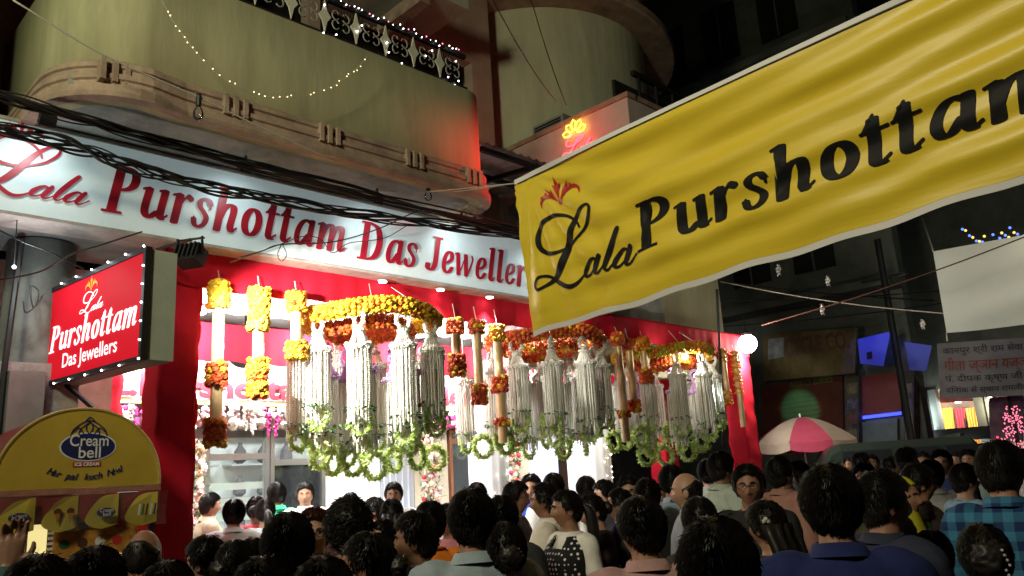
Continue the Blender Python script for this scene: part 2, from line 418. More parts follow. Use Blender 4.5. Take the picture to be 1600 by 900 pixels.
# railing
rail = MB(); ry = BY+.06
for z, h in ((BZ1+.02, .03), (BZ1+.36, .04)): rail.box((BX0+.3, ry-.02, z), (BX1-.25, ry+.02, z+h))
x = BX0+.35
while x < BX1-.3: rail.box((x-.006, ry-.006, BZ1), (x+.006, ry+.006, BZ1+.38)); x += .31
railing = rail.build('railing', iron, bld)
for k in range(9):
    rail2 = MB(); xx = BX0+.55+k*.36
    for i in range(7):
        rail2.bar((xx+i*.03, ry+.015, BZ1+.04), (xx+i*.03+.1, ry+.015, BZ1+.35), .005); rail2.bar((xx+i*.03+.1, ry+.019, BZ1+.04), (xx+i*.03, ry+.019, BZ1+.35), .005)
    if k % 3 == 1: rail2.build('lattice', iron, railing)
dia = MB()
dv = [(0, -.15), (.022, -.05), (.06, 0), (.022, .05), (0, .15), (-.022, .05), (-.06, 0), (-.022, -.05)]
dia.add([(a, -.008, b) for a, b in dv]+[(a, .008, b) for a, b in dv], [tuple(range(8)), tuple(range(15, 7, -1))]+[((k+1) % 8, k, k+8, (k+1) % 8+8) for k in range(8)])
sc = MB()
for sg in (1, -1):
    for zz in (.045, -.045):
        sc.tube([(sg*(.018+.032*(1-cos(a))*.5+.02*cos(a)*0), 0, zz) for a in ()] or [(sg*(.05+.034*cos(radians(a))), -.004, zz+.042*sin(radians(a))) for a in range(-150, 151, 30)], .0065, 5)
dme = dia.mesh('diamond', ivory); sme = sc.mesh('scroll', greyiron)
x = BX0+.62; k = 0
while x < BX1-.28:
    for me, nm, dx in ((dme, 'diamond', 0), (sme, 'scroll', .155)):
        if x+dx > BX1-.3: continue
        o = obj_from(me, nm, railing); o.location = V((x+dx, ry-.03, BZ1+.19))-ORG[railing.name]
    x += .31
# upper wall behind the balcony, with dark openings and projecting slabs
uw = MB()
def wall_holes(mb, x0, x1, z0, z1, Y, holes, th=.15):
    xs = sorted({x0, x1, *[h[0] for h in holes], *[h[1] for h in holes]}); zs = sorted({z0, z1, *[h[2] for h in holes], *[h[3] for h in holes]})
    for i in range(len(xs)-1):
        for j in range(len(zs)-1):
            cx, cz = (xs[i]+xs[i+1])/2, (zs[j]+zs[j+1])/2
            if any(h[0] < cx < h[1] and h[2] < cz < h[3] for h in holes): continue
            mb.box((xs[i], Y, zs[j]), (xs[i+1], Y+th, zs[j+1]))
    return mb
wall_holes(uw, .2, 6.85, 4.36, 9.6, 6.95, [(2.0, 3.1, 4.4, 7.1), (4.25, 6.5, 4.4, 6.95), (3.25, 4.1, 5.3, 7.1)]).build('upper_wall', pinkwall, bld)
MB().box((.3, 7.6, 4.3), (6.9, 7.7, 9.6)).build('dark_backing', darkopen, bld)  # near-black sheet standing in for shade in the rooms behind the openings
MB().box((.2, 6.4, 4.0), (1.12, 6.94, 9.6)).build('pilaster', M('brown_pilaster', (.20, .15, .12), .85, var=.4, vscale=3, dirt=.6), bld)
MB().box((.2, 6.21, 3.575), (9.2, 6.94, 4.21)).build('lintel', soffit, bld)
beam = MB()
beam.box((4.3, 6.1, 6.98), (5.7, 6.93, 7.12)); beam.build('sunshade_slab', M('pale_green_slab', (.40, .42, .36), .85, var=.2, dirt=.3), bld)
MB().box((5.0, 6.12, 6.82), (5.14, 6.93, 6.978)).build('sunshade_beam', trim, bld)
MB().bar((4.9, 6.1, 7.05), (5.15, 5.75, 7.1), .05, .04).build('bracket_arm', iron, bld)
# lower columns
colm = MB().lathe([(.23, 0), (.23, 3.56)], (1.63, 6.6, 0), 24).build('column', greyconc, bld, smooth=True)
MB().box((1.30, 6.3, 0), (1.86, 6.9, 2.62)).build('column_base', M('old_plaster', (.42, .40, .37), .85, var=.3, dirt=.7, bump=.3), bld)
MB().box((1.40, 6.22, 2.1), (1.62, 6.31, 2.55)).build('meter_box', M('grey_meter_box', (.25, .25, .24), .5, var=.2), bld)
MB().tube([(1.42, 6.30, 3.5), (1.38, 6.28, 2.6), (1.36, 6.27, 1.0)], .02, 6).build('conduit', iron, bld)
MB().box((.2, 7.1, 0), (2.35, 7.25, 3.55)).build('side_wall', M('side_wall_white', (.72, .72, .70), .8, var=.15, dirt=.3), bld)
mb = MB()
for k in range(7): mb.box((2.0+k*.05-.006, 7.06, 2.95), (2.0+k*.05+.006, 7.09, 3.25))
for k in range(4):
    for i in range(6): mb.bar((2.0+i*.05, 7.05, 2.95+k*.075), (2.05+i*.05, 7.05, 3.025+k*.075), .008)
mb.build('vent_grille', iron, bld)

# ------------------------------------------------------------------ neighbouring building with rounded tower
nb = thing('corner_building', 'pale building with curved tower and round sunshade beyond the neon crown', 'building', (9, 8, 0))
paleg = M('pale_green_stucco', (.52, .52, .35), .85, var=.18, vscale=3, bump=.1, dirt=.3, stretch=(1.2, 1.2, .25))
CX, CY, CR = 8.77, 8.03, 1.84
tw = MB(); ring = arc(CX, CY, CR, 180, 360, 36)
wall_path([(CX-CR, 9.5)]+ring+[(CX+CR, 9.5)], 5.85, 8.08, .15, tw); tw.build('tower_wall', paleg, nb, smooth=False)
MB().loft([[(CX+(CR-.02)*cos(radians(180+180*k/36)), CY+(CR-.02)*sin(radians(180+180*k/36)), z) for k in range(37)]+[(CX+CR-.02, 9.5, z), (CX-CR+.02, 9.5, z)] for z in (5.8, 5.92)]).build('tower_floor', soffit, nb)
RR = 2.88; RY = 8.68
rim = MB().loft([[(CX+r*cos(radians(180+180*k/40)), RY+r*sin(radians(180+180*k/40)), z) for k in range(41)]+[(CX+r, 9.5, z), (CX-r, 9.5, z)] for r, z in ((RR-.02, 8.05), (RR, 8.08), (RR, 8.20), (RR-.02, 8.23))])
rim.build('round_sunshade', trim, nb)
MB().loft([[(CX+(CR+.1)*cos(radians(180+180*k/30)), CY+(CR+.1)*sin(radians(180+180*k/30)), z) for k in range(31)]+[(CX+CR+.1, 9.5, z), (CX-CR-.1, 9.5, z)] for z in (8.24, 11.0)]).build('upper_storey', pinkwall, nb)
# projecting lower balcony whose side face carries the neon
PX, PY0, PY1, PZ0, PZ1 = 7.0, 4.92, 6.9, 5.08, 5.80
pp = M('pink_white_panel', (.58, .50, .46), .75, var=.1, vscale=3, dirt=.2)
pan = MB().box((PX, PY0, PZ0), (PX+.12, PY1, PZ1)).build('balcony_side', pp, nb)
MB().box((PX-.03, PY0-.03, PZ1), (PX+.16, PY1+.01, PZ1+.06)).build('coping', trim, pan)
MB().box((PX+.13, PY0, PZ0), (11.4, PY0+.12, PZ1)).build('balcony_front', pp, nb)
MB().box((PX+.13, PY0-.03, PZ1+.002), (11.4, PY0+.15, PZ1+.06)).build('coping', trim, nb)
MB().box((PX+.01, PY0+.01, PZ0-.12), (11.4, 7.2, PZ0-.01)).build('balcony_floor', soffit, nb)
mb = MB(); 
for k in range(12): mb.box((PX+.3+k*.35, PY0+.02, PZ1+.06), (PX+.33+k*.35, PY0+.05, PZ1+.36))
mb.box((PX+.2, PY0+.01, PZ1+.36), (11.4, PY0+.06, PZ1+.42)); mb.build('window_grille', iron, nb)
MB().box((PX+.2, PY0+.3, PZ1-.1), (11.4, PY0+.34, PZ1+.42)).build('dark_glazing', darkopen, nb)
MB().box((6.92, 6.95, 3.0), (12.0, 7.1, 5.84)).build('rear_wall', paleg, nb); MB().box((6.92, 8.6, 5.85), (12.0, 8.75, 11)).build('upper_rear_wall', paleg, nb)
# corrugated porch roof between the two buildings, with angle-iron struts under it
tin = M('corrugated_tin', (.45, .42, .40), .5, metal=.3, var=.3, dirt=.4)
pr = MB()
pr.grid(lambda u, v: (5.2+1.78*u, 5.55+1.5*v, 5.02+.18*v+.012*sin(u*90)), 90, 2); pr.build('porch_sheet', tin, nb)
st = MB()
for a, b in (((5.3, 5.6, 4.96), (6.95, 5.6, 4.96)), ((5.3, 6.3, 5.04), (6.95, 6.3, 5.04)), ((6.1, 5.55, 4.95), (6.1, 7.0, 5.1)), ((6.9, 5.6, 4.95), (6.9, 5.6, 3.9)), ((6.9, 5.6, 4.3), (6.1, 5.6, 4.96)), ((6.9, 5.6, 4.1), (6.5, 6.9, 4.1)), ((6.3, 5.6, 4.2), (6.9, 5.6, 4.7)), ((6.3, 5.6, 4.2), (6.3, 5.6, 4.96)), ((5.9, 5.7, 4.3), (6.9, 5.7, 4.3))): st.bar(a, b, .05)
st.build('strut_frame', iron, nb)
# air conditioner on the balcony
ac = thing('air_conditioner', 'dark window air conditioner unit above the neon crown panel', 'air conditioner', (7.5, 5.9, 5.9))
p = onX(857, 212, 7.35); 
MB().box((7.353, p.y-.27, PZ1-.02), (7.7, p.y+.27, PZ1+.40)).build('casing', M('ac_casing', (.30, .29, .27), .5), ac)
for k in range(10): MB().box((7.335, p.y-.23, PZ1+.02+k*.036), (7.352, p.y+.23, PZ1+.037+k*.036)).build('slat', iron, ac)
# ------------------------------------------------------------------ the long white board over the shop
SY = 5.9
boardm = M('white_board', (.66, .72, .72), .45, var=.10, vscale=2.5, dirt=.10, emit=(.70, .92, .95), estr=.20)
redletter = M('dark_red_letters', (.42, .012, .03), .4)
edge_m = M('board_edge', (.45, .40, .36), .6, var=.3, dirt=.5)
sb = thing('jewellers_signboard', 'long white signboard with red italic lettering under the rounded balcony', 'signboard', (4, SY, 3.55))
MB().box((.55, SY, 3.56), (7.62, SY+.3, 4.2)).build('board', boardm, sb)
fr = MB(); fr.box((.53, SY-.015, 3.535), (7.64, SY+.28, 3.558)); fr.box((.53, SY-.012, 4.202), (7.64, SY+.3, 4.225)); fr.build('frame', edge_m, sb)
bf = lambda x, z: V((x, SY-.012, z))
serif('Purshottam', 1.80, 3.90, 3.675, .375, bf).build('lettering', redletter, sb)
serif('Das', 3.965, 4.69, 3.655, .37, bf).build('lettering', redletter, sb)
serif('Jewellers', 4.745, 6.36, 3.655, .365, bf).build('lettering', redletter, sb)
lala(lambda s_, t: bf(1.257+(s_-.437)*.9, 3.678+(t-.228)*.917)).build('script_lettering', redletter, sb)
palmette(lambda x, y: bf(1.27+x*.17, 4.10+y*.13)).build('palmette_emblem', redletter, sb)
# recessed downlights in its underside; last two, unseen, added to light the tassels
for px, py in ((598, 437), (688, 450), (765, 462), (850, 473), (915, 482)):
    p = onZ(px, py, 3.53); t = thing('downlight', 'small round lit downlight in the underside of the white signboard', 'downlight', (p.x, p.y, 3.52), group='downlights under the signboard')
    MB().lathe([(.045, 0), (.05, .012)], (p.x, p.y, 3.512), 14).build('bezel', edge_m, t)
    MB().lathe([(.036, 0), (.037, .006)], (p.x, p.y, 3.505), 14).build('lens', EM('downlight_lens', (1, .98, .95), 22), t)
    lamp('SPOT', (p.x, p.y-.02, 3.49), 90, (1, .97, .92), (p.x-.1, p.y-.25, 0), .03, 85, .8, parent=t)
# lamps added under the balcony to make hot spots on the board
for k, (x, tx, tz, pw) in enumerate(((1.35, 1.35, 3.75, 10), (2.75, 2.8, 3.8, 5.5), (4.0, 4.1, 3.8, 6), (5.0, 5.15, 3.9, 8), (6.3, 6.4, 3.8, 7))):
    t = thing('added_sign_lamp', 'small added flood lamp under the balcony, for hot spots on the board', 'flood lamp', (x, 5.6, 4.15), group='added lamps making hot spots on the signboard')
    MB().obox((x, 5.6, 4.14), (.05, 0, 0), (0, .025, .02), (0, -.02, .03)).build('housing', iron, t)
    MB().box((x-.008, 5.59, 4.16), (x+.008, 5.61, 4.235)).build('stem', iron, t)
    lamp('SPOT', (x, 5.6, 4.08), pw, (.80, .96, 1), (tx, SY, tz), .05, 150, .9, parent=t)

# ------------------------------------------------------------------ red lit box sign standing out from the column
A_, B2, C_, D_ = dep(70, 452, 5.75), dep(66, 602, 5.75), dep(222, 379, 4.85), dep(222, 562, 4.85)
ex = ((C_-A_)+(D_-B2)).normalized(); ex.z = 0; ex.normalize(); ez = V((0, 0, 1))
o_ = (B2+D_)/2; W_ = ((C_-A_).length+(D_-B2).length)/2; H_ = ((A_-B2).length+(C_-D_).length)/2
o_ = V((o_.x, o_.y, (B2.z+D_.z)/2)); nn = ex.cross(ez)
slope = ((C_.z-A_.z)+(D_.z-B2.z))/2/W_
exs = (ex+ez*slope).normalized()
P3 = lambda x, y, off=0: o_+exs*(x-W_/2)+ez*y+nn*off     # x 0..W, y 0..H on the face
rs = thing('projecting_box_sign', 'red lit box sign with white lettering and small bulbs round its edge', 'sign', tuple(o_))
def slab(x0, x1, y0, y1, n0, n1, mi=0):
    mb = MB(); vs = [P3(x, y, n) for n in (n0, n1) for x, y in ((x0, y0), (x1, y0), (x1, y1), (x0, y1))]
    return mb.add(vs, [(0, 1, 2, 3), (7, 6, 5, 4), (0, 4, 5, 1), (1, 5, 6, 2), (2, 6, 7, 3), (3, 7, 4, 0)], mi)
slab(0, W_, 0, H_, -.20, -.012).build('casing', M('sign_casing', (.42, .46, .38), .6, var=.15), rs)
slab(.02, W_-.02, .02, H_-.02, -.011, 0).build('lit_face', M('red_acrylic', (.4, .008, .016), .65, emit=(.75, .006, .022), estr=.62, spec=.1), rs)
f_ = MB()
for a in ((-.01, .02, -.01, H_+.01), (W_-.02, W_+.012, -.01, H_+.01)): f_.merge(slab(*a, -.03, .012))
for a in ((.021, W_-.021, -.012, .02), (.021, W_-.021, H_-.02, H_+.012)): f_.merge(slab(*a, -.03, .011))
f_.build('edge_frame', iron, rs)
litw = EM('lit_white_letters', (1, .95, .97), 1.35); lity = EM('lit_orange_emblem', (1, .35, .02), 1.0)
g_ = lambda off: (lambda x, y: P3(x, y, off))
serif('Purshottam', W_*.05, W_*.97, H_*.315, H_*.27, g_(.006)).build('lettering', litw, rs)
sans('Das Jewellers', g_(.006), size=H_*.20, bold=.0012, x0=W_*.22, x1=W_*.78, y0=H_*.13).build('lettering', litw, rs)
lala(lambda s_, t: P3(W_*.38+(s_-.15)*W_*.30, H_*.60+(t-.228)*H_*.46, .006)).build('script_lettering', litw, rs)
palmette(lambda x, y: P3(W_*.485+x*W_*.075, H_*.82+y*H_*.15, .006)).build('palmette_emblem', lity, rs)
bulb = EM('white_led', (.92, .96, 1), 14)
for k in range(24):
    t = k/24*4; q = t % 1
    x, y = ((q*W_, -.01), (W_+.004, q*H_), ((1-q)*W_, H_+.01), (-.004, (1-q)*H_))[int(t)]
    MB().ball(P3(x, y, .02), .0065, 8, 6).build('led_bulb', bulb, rs)
lamp('AREA', P3(W_/2, H_/2, .05), 2, (1, .05, .07), P3(W_/2, H_/2, 1), H_*.8, parent=rs, name='box_sign_light')
MB().bar(P3(W_*.1, -.005, -.1), P3(W_*.55, -.42, -.25), .025).build('stay', iron, rs)

# ------------------------------------------------------------------ neon crown and script on the balcony side
ns = thing('neon_sign', 'red neon script with yellow neon crown on the pale balcony side', 'neon sign', tuple(onX(893, 225, PX)))
nc = onX(882, 248, PX-.03)
nf = lambda x, y, off=0: nc+V((0, -1, 0))*x+V((0, 0, 1))*y+V((-off, 0, 0))
kx = .48
for q in (.05, .25, .45): MB().tube([nf(q, .06, .02), nf(q, .06, -.03)], .006, 5).build('standoff', iron, ns)
redneon = EM('red_neon', (1, .05, .08), 5.5, True); yelneon = EM('yellow_neon', (1, .55, .04), 6, True)
mp_ = lambda s_, t: nf((s_-.15)*kx*1.25, (t-.228)*.50, .02)
nl = MB().tube([mp_(a, b) for a, b, c in catmull(_L, 4)], .008, 6)
for dx in (0, .235):
    for pth in _A: nl.tube([mp_(a+dx, b) for a, b, c in catmull(pth, 4)], .007, 6)
nl.tube([mp_(a, b) for a, b, c in catmull(_l[0], 4)], .007, 6)
nl.build('neon_script', redneon, ns)
for a in (-72, -36, 0, 36, 72):
    s_, c_ = sin(radians(a)), cos(radians(a)); mb = MB()
    lp = [(.05, 0), (.09, .03), (.15, .035), (.19, 0), (.15, -.035), (.09, -.03), (.05, 0)]
    mb.tube([nf(.20+(r*s_+q*c_), .24+(r*c_-q*s_), .02) for r, q in lp], .008, 6); mb.build('neon_petal', yelneon, ns)
lamp('POINT', nf(.3, .1, .35), 6, (1, .03, .05), size=.12, parent=ns, name='neon_glow')

# ------------------------------------------------------------------ yellow cloth banner across the street
BO = V((3.726, 3.53, 2.523)); BE1 = V((-.002, -.998, .059)).normalized(); BE2 = V((-.212, .058, .976)).normalized(); BN = BE1.cross(BE2).normalized()
if BN.x > 0: BN = -BN
BL = 6.3
def fold(s, t):
    # pulls that fan out from the tied top corner and ripples running along the cloth
    y = 0.
    r = sqrt((s-.15)**2+(t-1.)**2)+.05; a = atan2(1.-t, s-.1)
    y += .010*sin(a*21+.7)*exp(-((r-.75)/.9)**2)
    y += .014*sin(t*19+s*1.5+1.2*sin(s*1.1))*(1-exp(-s*1.2))*(.35+.65*t)
    y += .009*sin(t*37-s*2.4+2*sin(s*.9))*(1-exp(-s*1.5))
    y += .018*sin(s*1.15+.4)+.010*sin(s*7+t*3)*exp(-((t-.1)/.25)**2)
    y += .006*mnoise.noise(V((s*3, t*9, 0)))
    return y*(.3+.7*sst_(t/.22))
def sst_(x): x = max(0., min(1., x)); return x*x*(3-2*x)
def bmap(s, t, off=0):
    tt = t+.006*sin(s*5.3)*(1-t)+.006*sin(s*13)*(1-t)
    return BO+BE1*(s+.18*t*max(0, 1-s/6))+BE2*(tt*(1.-.02*s))+BN*(fold(s, t)+off)
clothm = M('yellow_banner_cloth', (.78, .57, .035), .42, var=.06, vscale=2, spec=.5, bump=.12, bscale=5, stretch=(1, .5, 5))
bn = thing('yellow_street_banner', 'yellow cloth banner with black italic lettering strung across the street', 'banner', tuple(BO))
MB().grid(lambda u, v: bmap(u*BL, .03+v*.935), 260, 60).build('cloth', clothm, bn, smooth=True)
hemm = M('white_hem', (.72, .70, .68), .6)
MB().grid(lambda u, v: bmap(u*BL, -.005+v*.034, .001), 260, 1).build('lower_hem', hemm, bn, smooth=True)
MB().grid(lambda u, v: bmap(u*BL, .966+v*.035, .001), 260, 1).build('upper_hem', hemm, bn, smooth=True)
MB().tube([bmap(k*BL/60, .968, .006) for k in range(61)], .004, 5).build('hem_cord', iron, bn)
blackp = M('black_print', (.010, .009, .009), .6, spec=.2); redp = M('red_print', (.50, .02, .02), .45)
bs = lambda s, t: bmap(s-.18*t, t, .006)
serif('Purshottam', .96, 3.18, .285, .265, bs).build('lettering', blackp, bn, smooth=True)
serif('Das', 3.3, 4.0, .285, .265, bs).build('lettering', blackp, bn, smooth=True)
serif('Jewellers', 4.1, 5.7, .285, .265, bs).build('lettering', blackp, bn, smooth=True)
lala(bs).build('script_lettering', blackp, bn, smooth=True)
palmette(lambda x, y: bs(.515+x*.20, .735+y*.175)).build('palmette_emblem', redp, bn)
cordm = M('pale_cord', (.45, .42, .34), .8)
c0, c1 = bmap(0, .98), bmap(0, 0.02)
MB().tube([c0, onY(640, 303, 5.9)], .004, 5).build('tie_cord', cordm, bn)
# ------------------------------------------------------------------ red cloth canopy (pandal) before the shop
CYF, CYB, CX0, CX1, CZ0, CZ1 = 6.22, 7.8, 2.36, 11.12, 3.27, 3.55
redc = M('red_canopy_cloth', (.46, .006, .022), .8, var=.15, vscale=4, spec=.2)
whc = M('white_ceiling_cloth', (.75, .75, .74), .8)
cp = thing('cloth_canopy', 'red cloth covered canopy with white pleated ceiling before the lit shop', 'canopy', (6.7, 7, 0))
def post(x, y, w, d, z1):
    sd = random.random()*50; n = 7; nz = 46; per = []
    for i in range(4*n):
        e, q = divmod(i, n); q = q/n
        per.append(((-w/2+w*q, -d/2), (w/2, -d/2+d*q), (w/2-w*q, d/2), (-w/2, d/2-d*q))[e])
    rings = []
    for k in range(nz+1):
        z = z1*k/nz; row = []
        for a, b in per:
            s = 1+.085*mnoise.noise(V((a*5+sd, b*5, z*10)))+.035*sin(z*17+3*sin(z*2.1)+a*9+sd)
            row.append((x+a*s+.012*sin(z*1.3+sd), y+b*s, z))
        rings.append(row)
    return MB().loft(rings)
for x, y, w in ((2.50, CYF+.02, .30), (CX1-.13, CYF+.02, .32), (2.46, CYB, .34), (CX1+.03, CYB, .36)):
    post(x, y, w, .30, CZ0+.04 if y > 7 else CZ1).build('post', redc, cp, smooth=True)
def valance(p, q, z0, z1, name='valance', amp=.018, fr=9, drop=0.):
    p, q = V((*p, 0)), V((*q, 0)); L = (q-p).length; n = (q-p).normalized().cross(V((0, 0, 1))); sd = random.random()*9
    def fn(u, v):
        s = u*L
        a = amp*(sin(s*fr+sd+1.2*sin(s*2.3))*.6+.5*mnoise.noise(V((s*5, sd, v*.8)))+.25*sin(s*31))*(1.1-v*.8)
        zz = z0+(z1-z0)*v-drop*(1-v)*abs(sin(s*pi/1.3))+.006*sin(s*17+sd)*(1-v)
        return p+(q-p)*u+n*a+V((0, 0, zz))
    mb = MB().grid(fn, int(L*40), 8)
    return mb.build(name, redc, cp, smooth=True)
valance((CX0, CYF-.15), (CX1, CYF-.15), CZ0, CZ1, drop=.03)
valance((CX0+.25, CYF+.10), (CX1-.25, CYF+.10), CZ0+.06, CZ1)
valance((CX0+.1, CYB), (CX1, CYB), 2.98, 3.36, drop=.02)
valance((CX1+.02, CYF-.14), (CX1+.06, CYB), CZ0, CZ1-.01)
valance((CX0-.01, CYB), (CX0-.01, CYF-.14), CZ0, CZ1-.01)
MB().grid(lambda u, v: V((CX0+(CX1-CX0)*u, CYF-.1+(CYB-CYF+.1)*v, 3.46+.022*abs(sin(u*(CX1-CX0)*9))-.05*sin(v*pi))), 420, 4).build('ceiling_cloth', whc, cp, smooth=True)
MB().box((CX0+.02, CYF-.12, CZ1+.005), (CX1, CYB, CZ1+.03)).build('roof_cloth', redc, cp)

# ------------------------------------------------------------------ shop front
FY = 9.0
def fx(px, py=700): return onY(px, py, FY).x
def fz(px, py): return onY(px, py, FY).z
def rect(mb, x0, x1, y0, y1, Ya, Yb, pyref=None, mi=0):
    """box on the shop front between picture columns x0..x1 and rows y0..y1 (top, bottom)"""
    xm = (x0+x1)/2; ym = (y0+y1)/2
    return mb.box((onY(x0, ym, FY).x, Ya, onY(xm, y1, FY).z), (onY(x1, ym, FY).x, Yb, onY(xm, y0, FY).z), mi)
steel = M('brushed_steel', (.55, .56, .57), .3, metal=.9, var=.1)
sf = thing('jewellery_shop', 'brightly lit jewellery shop front with glass doors and red inner lettering', 'shop', (7, FY, 0))
panel = M('grey_white_cladding', (.62, .63, .63), .5, var=.06)
# upper cladding panels
xs = [2.0, 2.9, 3.7, 4.6, 5.5, 6.4, 7.3, 8.2, 9.1, 10.0, 11.0, 12.0, 13.0]
for a, b in zip(xs, xs[1:]): MB().box((a+.004, FY-.1, 3.02), (b-.004, FY+.06, 3.75)).build('cladding_panel', panel, sf)
MB().box((1.9, FY+.07, 2.3), (13.1, FY+.12, 3.76)).build('fascia_wall', whitewall, sf)
# inner sign board with red letters
isb = MB().box((2.2, FY-.16, 2.70), (9.0, FY-.101, 3.005)).build('inner_board', M('lit_white_board', (.85, .85, .83), .5), sf)
sans('L.Purshottam Das Jewellers', lambda x, y: V((x, FY-.20, y)), size=.36, bold=.014, x0=2.86, x1=8.05, y0=2.735).build('inner_lettering', M('bright_red_letters', (.50, .006, .02), .5), sf)
MB().box((2.2, FY-.175, 2.655), (9.0, FY-.1, 2.697)).build('yellow_strip', EM('yellow_lit_strip', (1., .85, .35), .9), sf)
MB().box((2.2, FY-.10, 2.40), (12.6, FY+.02, 2.654)).build('door_header', M('dark_header', (.08, .045, .04), .4), sf)
# fluorescent tube over the inner board
tube_e = EM('cool_tube', (.95, 1, 1), 11, True)
for x0 in (2.3, 3.7, 5.1, 6.5, 7.9):
    t = thing('tube_light', 'white tube light mounted over the red inner shop lettering', 'tube light', (x0+.6, FY-.45, 3.3), group='tube lights over the inner sign')
    MB().tube([(x0, FY-.45, 3.17), (x0+1.2, FY-.45, 3.17)], .016, 8).build('tube', tube_e, t)
    MB().box((x0-.03, FY-.47, 3.19), (x0+1.23, FY-.43, 3.235)).build('batten', whitewall, t)
    MB().box((x0+.58, FY-.45, 3.2), (x0+.62, FY-.1, 3.22)).build('arm', steel, t)
    lamp('AREA', (x0+.6, FY-.45, 3.145), 75, (.97, 1, .98), (x0+.6, FY-.2, 2.2), 1.1, sy=.06, parent=t)
# glazed bays
glass = glassy('clear_shop_glass', (.88, .95, .95), .12, .05)
frost = glassy('frosted_stripe_glass', (.80, .92, .86), .10, .45)
dglass = glassy('dark_shop_glass', (.25, .28, .30), .18, .10)
def bay(x0, x1, ytop, ymid, ybot, gm, stripes=False, fm=steel):
    xa, xb = fx(x0, 720), fx(x1, 720); xm = (x0+x1)/2; zt, zm, zb = fz(xm, ytop), fz(xm, ymid), .15
    w = thing_part = MB()
    for a, b in ((xa, xa+.05), (xb-.05, xb)): w.box((a, FY-.05, zb), (b, FY+.03, zt))
    w.box((xa+.051, FY-.048, zt-.05), (xb-.051, FY+.028, zt)); w.box((xa+.051, FY-.055, zm-.035), (xb-.051, FY+.03, zm+.035)); w.box((xa+.051, FY-.048, zb), (xb-.051, FY+.028, zb+.06))
    f = w.build('bay_frame', fm, sf)
    MB().box((xa+.051, FY-.008, zm+.036), (xb-.051, FY, zt-.051)).build('pane', glass, f)
    MB().box((xa+.051, FY-.008, zb+.061), (xb-.051, FY, zm-.036)).build('pane', gm, f)
    if stripes:
        for k in range(9): MB().box((xa+.06, FY-.012, zb+.2+k*.17), (xb-.06, FY-.0085, zb+.28+k*.17)).build('etched_stripe', frost, f)
    return f
bay(318, 418, 666, 714, 870, glass, True)
bay(420, 505, 666, 722, 870, dglass)
bay(700, 742, 672, 690, 800, glass, fm=M('brown_wood', (.22, .09, .045), .45, var=.3, stretch=(1, 1, .2)))
bay(940, 1035, 640, 660, 800, dglass)
wb = MB(); rect(wb, 507, 592, 672, 860, FY-.03, FY+.05); wb.build('white_screen_wall', M('white_screen', (.82, .83, .83), .6), sf)
wb = MB(); rect(wb, 593, 644, 672, 860, FY-.04, FY+.05); wb.build('grey_blue_pilaster', M('grey_blue_panel', (.42, .47, .55), .5, var=.08), sf)
for k in range(5):
    mb = MB(); rect(mb, 596+k*9.5, 598+k*9.5, 676, 858, FY-.055, FY-.041); mb.build('fluting', M('pale_fluting', (.6, .64, .7), .5), sf)
wb = MB(); rect(wb, 646, 699, 672, 860, FY-.03, FY+.05); wb.build('cream_pilaster', M('cream_pilaster', (.65, .58, .45), .6, var=.1), sf)
wb = MB(); rect(wb, 826, 866, 600, 800, FY-.06, FY+.02); wb.build('lit_panel', M('violet_white_lit_panel', (.7, .68, .85), .5, emit=(.78, .72, 1), estr=.85), sf)
wb = MB(); rect(wb, 868, 898, 600, 800, FY-.02, FY+.04); wb.build('dark_pilaster', M('dark_wood', (.05, .03, .022), .5), sf)
wb = MB(); rect(wb, 743, 824, 600, 800, FY-.02, FY+.04); wb.build('pale_pilaster', M('cream_pilaster'), sf)
# room behind the glass
rm = thing('shop_interior', 'white shop room with counters seen through the glass doors', 'room', (7, 11, .14))
MB().box((1.9, 12.4, .14), (13, 12.5, 3.4)).build('back_wall', whitewall, rm)
MB().box((1.9, FY+.2, 3.3), (13, 12.4, 3.4)).build('ceiling', whitewall, rm)
MB().box((1.9, FY+.2, .14), (2.0, 12.4, 3.3)).build('side_wall', whitewall, rm)
MB().box((8.85, FY+.06, .14), (8.95, 12.4, 3.3)).build('side_wall', M('dark_partition', (.06, .06, .07), .5), rm)
wood = M('honey_wood', (.5, .28, .09), .4, var=.25, stretch=(1, 6, 6))
for x0 in (3.6, 5.4, 7.2): bevel(MB().box((x0, 10.3, .141), (x0+1.5, 10.85, 1.12)).build('counter', wood, rm), .01)
for x0 in (3.0, 4.4, 5.8, 7.2):
    sh = MB()
    for k in range(4): sh.box((x0, 12.05, 1.1+k*.5), (x0+1.2, 12.39, 1.13+k*.5))
    s_ = sh.build('shelf_unit', M('grey_shelf', (.35, .36, .38), .5), rm)
    for k in range(3):
        for i in range(3): MB().lathe([(.04, 0), (.10, .05), (.09, .2), (.03, .28), (.03, .33)], (x0+.2+i*.4, 12.2, 1.135+k*.5), 10).build('display_bust', M('velvet_bust', (.12, .10, .12), .8), s_)
for x0 in (3.4, 5.0, 6.6):
    t = thing('ceiling_panel_light', 'flat lit ceiling panel inside the white shop room', 'ceiling light', (x0+.3, 10.5, 3.29), group='ceiling panels inside the shop')
    MB().box((x0, 10.2, 3.27), (x0+.6, 10.8, 3.285)).build('panel', EM('panel_light', (1, 1, .98), 9, True), t)
    MB().box((x0-.02, 10.18, 3.286), (x0+.62, 10.82, 3.299)).build('frame', steel, t)
    lamp('AREA', (x0+.3, 10.5, 3.26), 60, (1, 1, .98), (x0+.3, 10.5, 0), .55, parent=t)
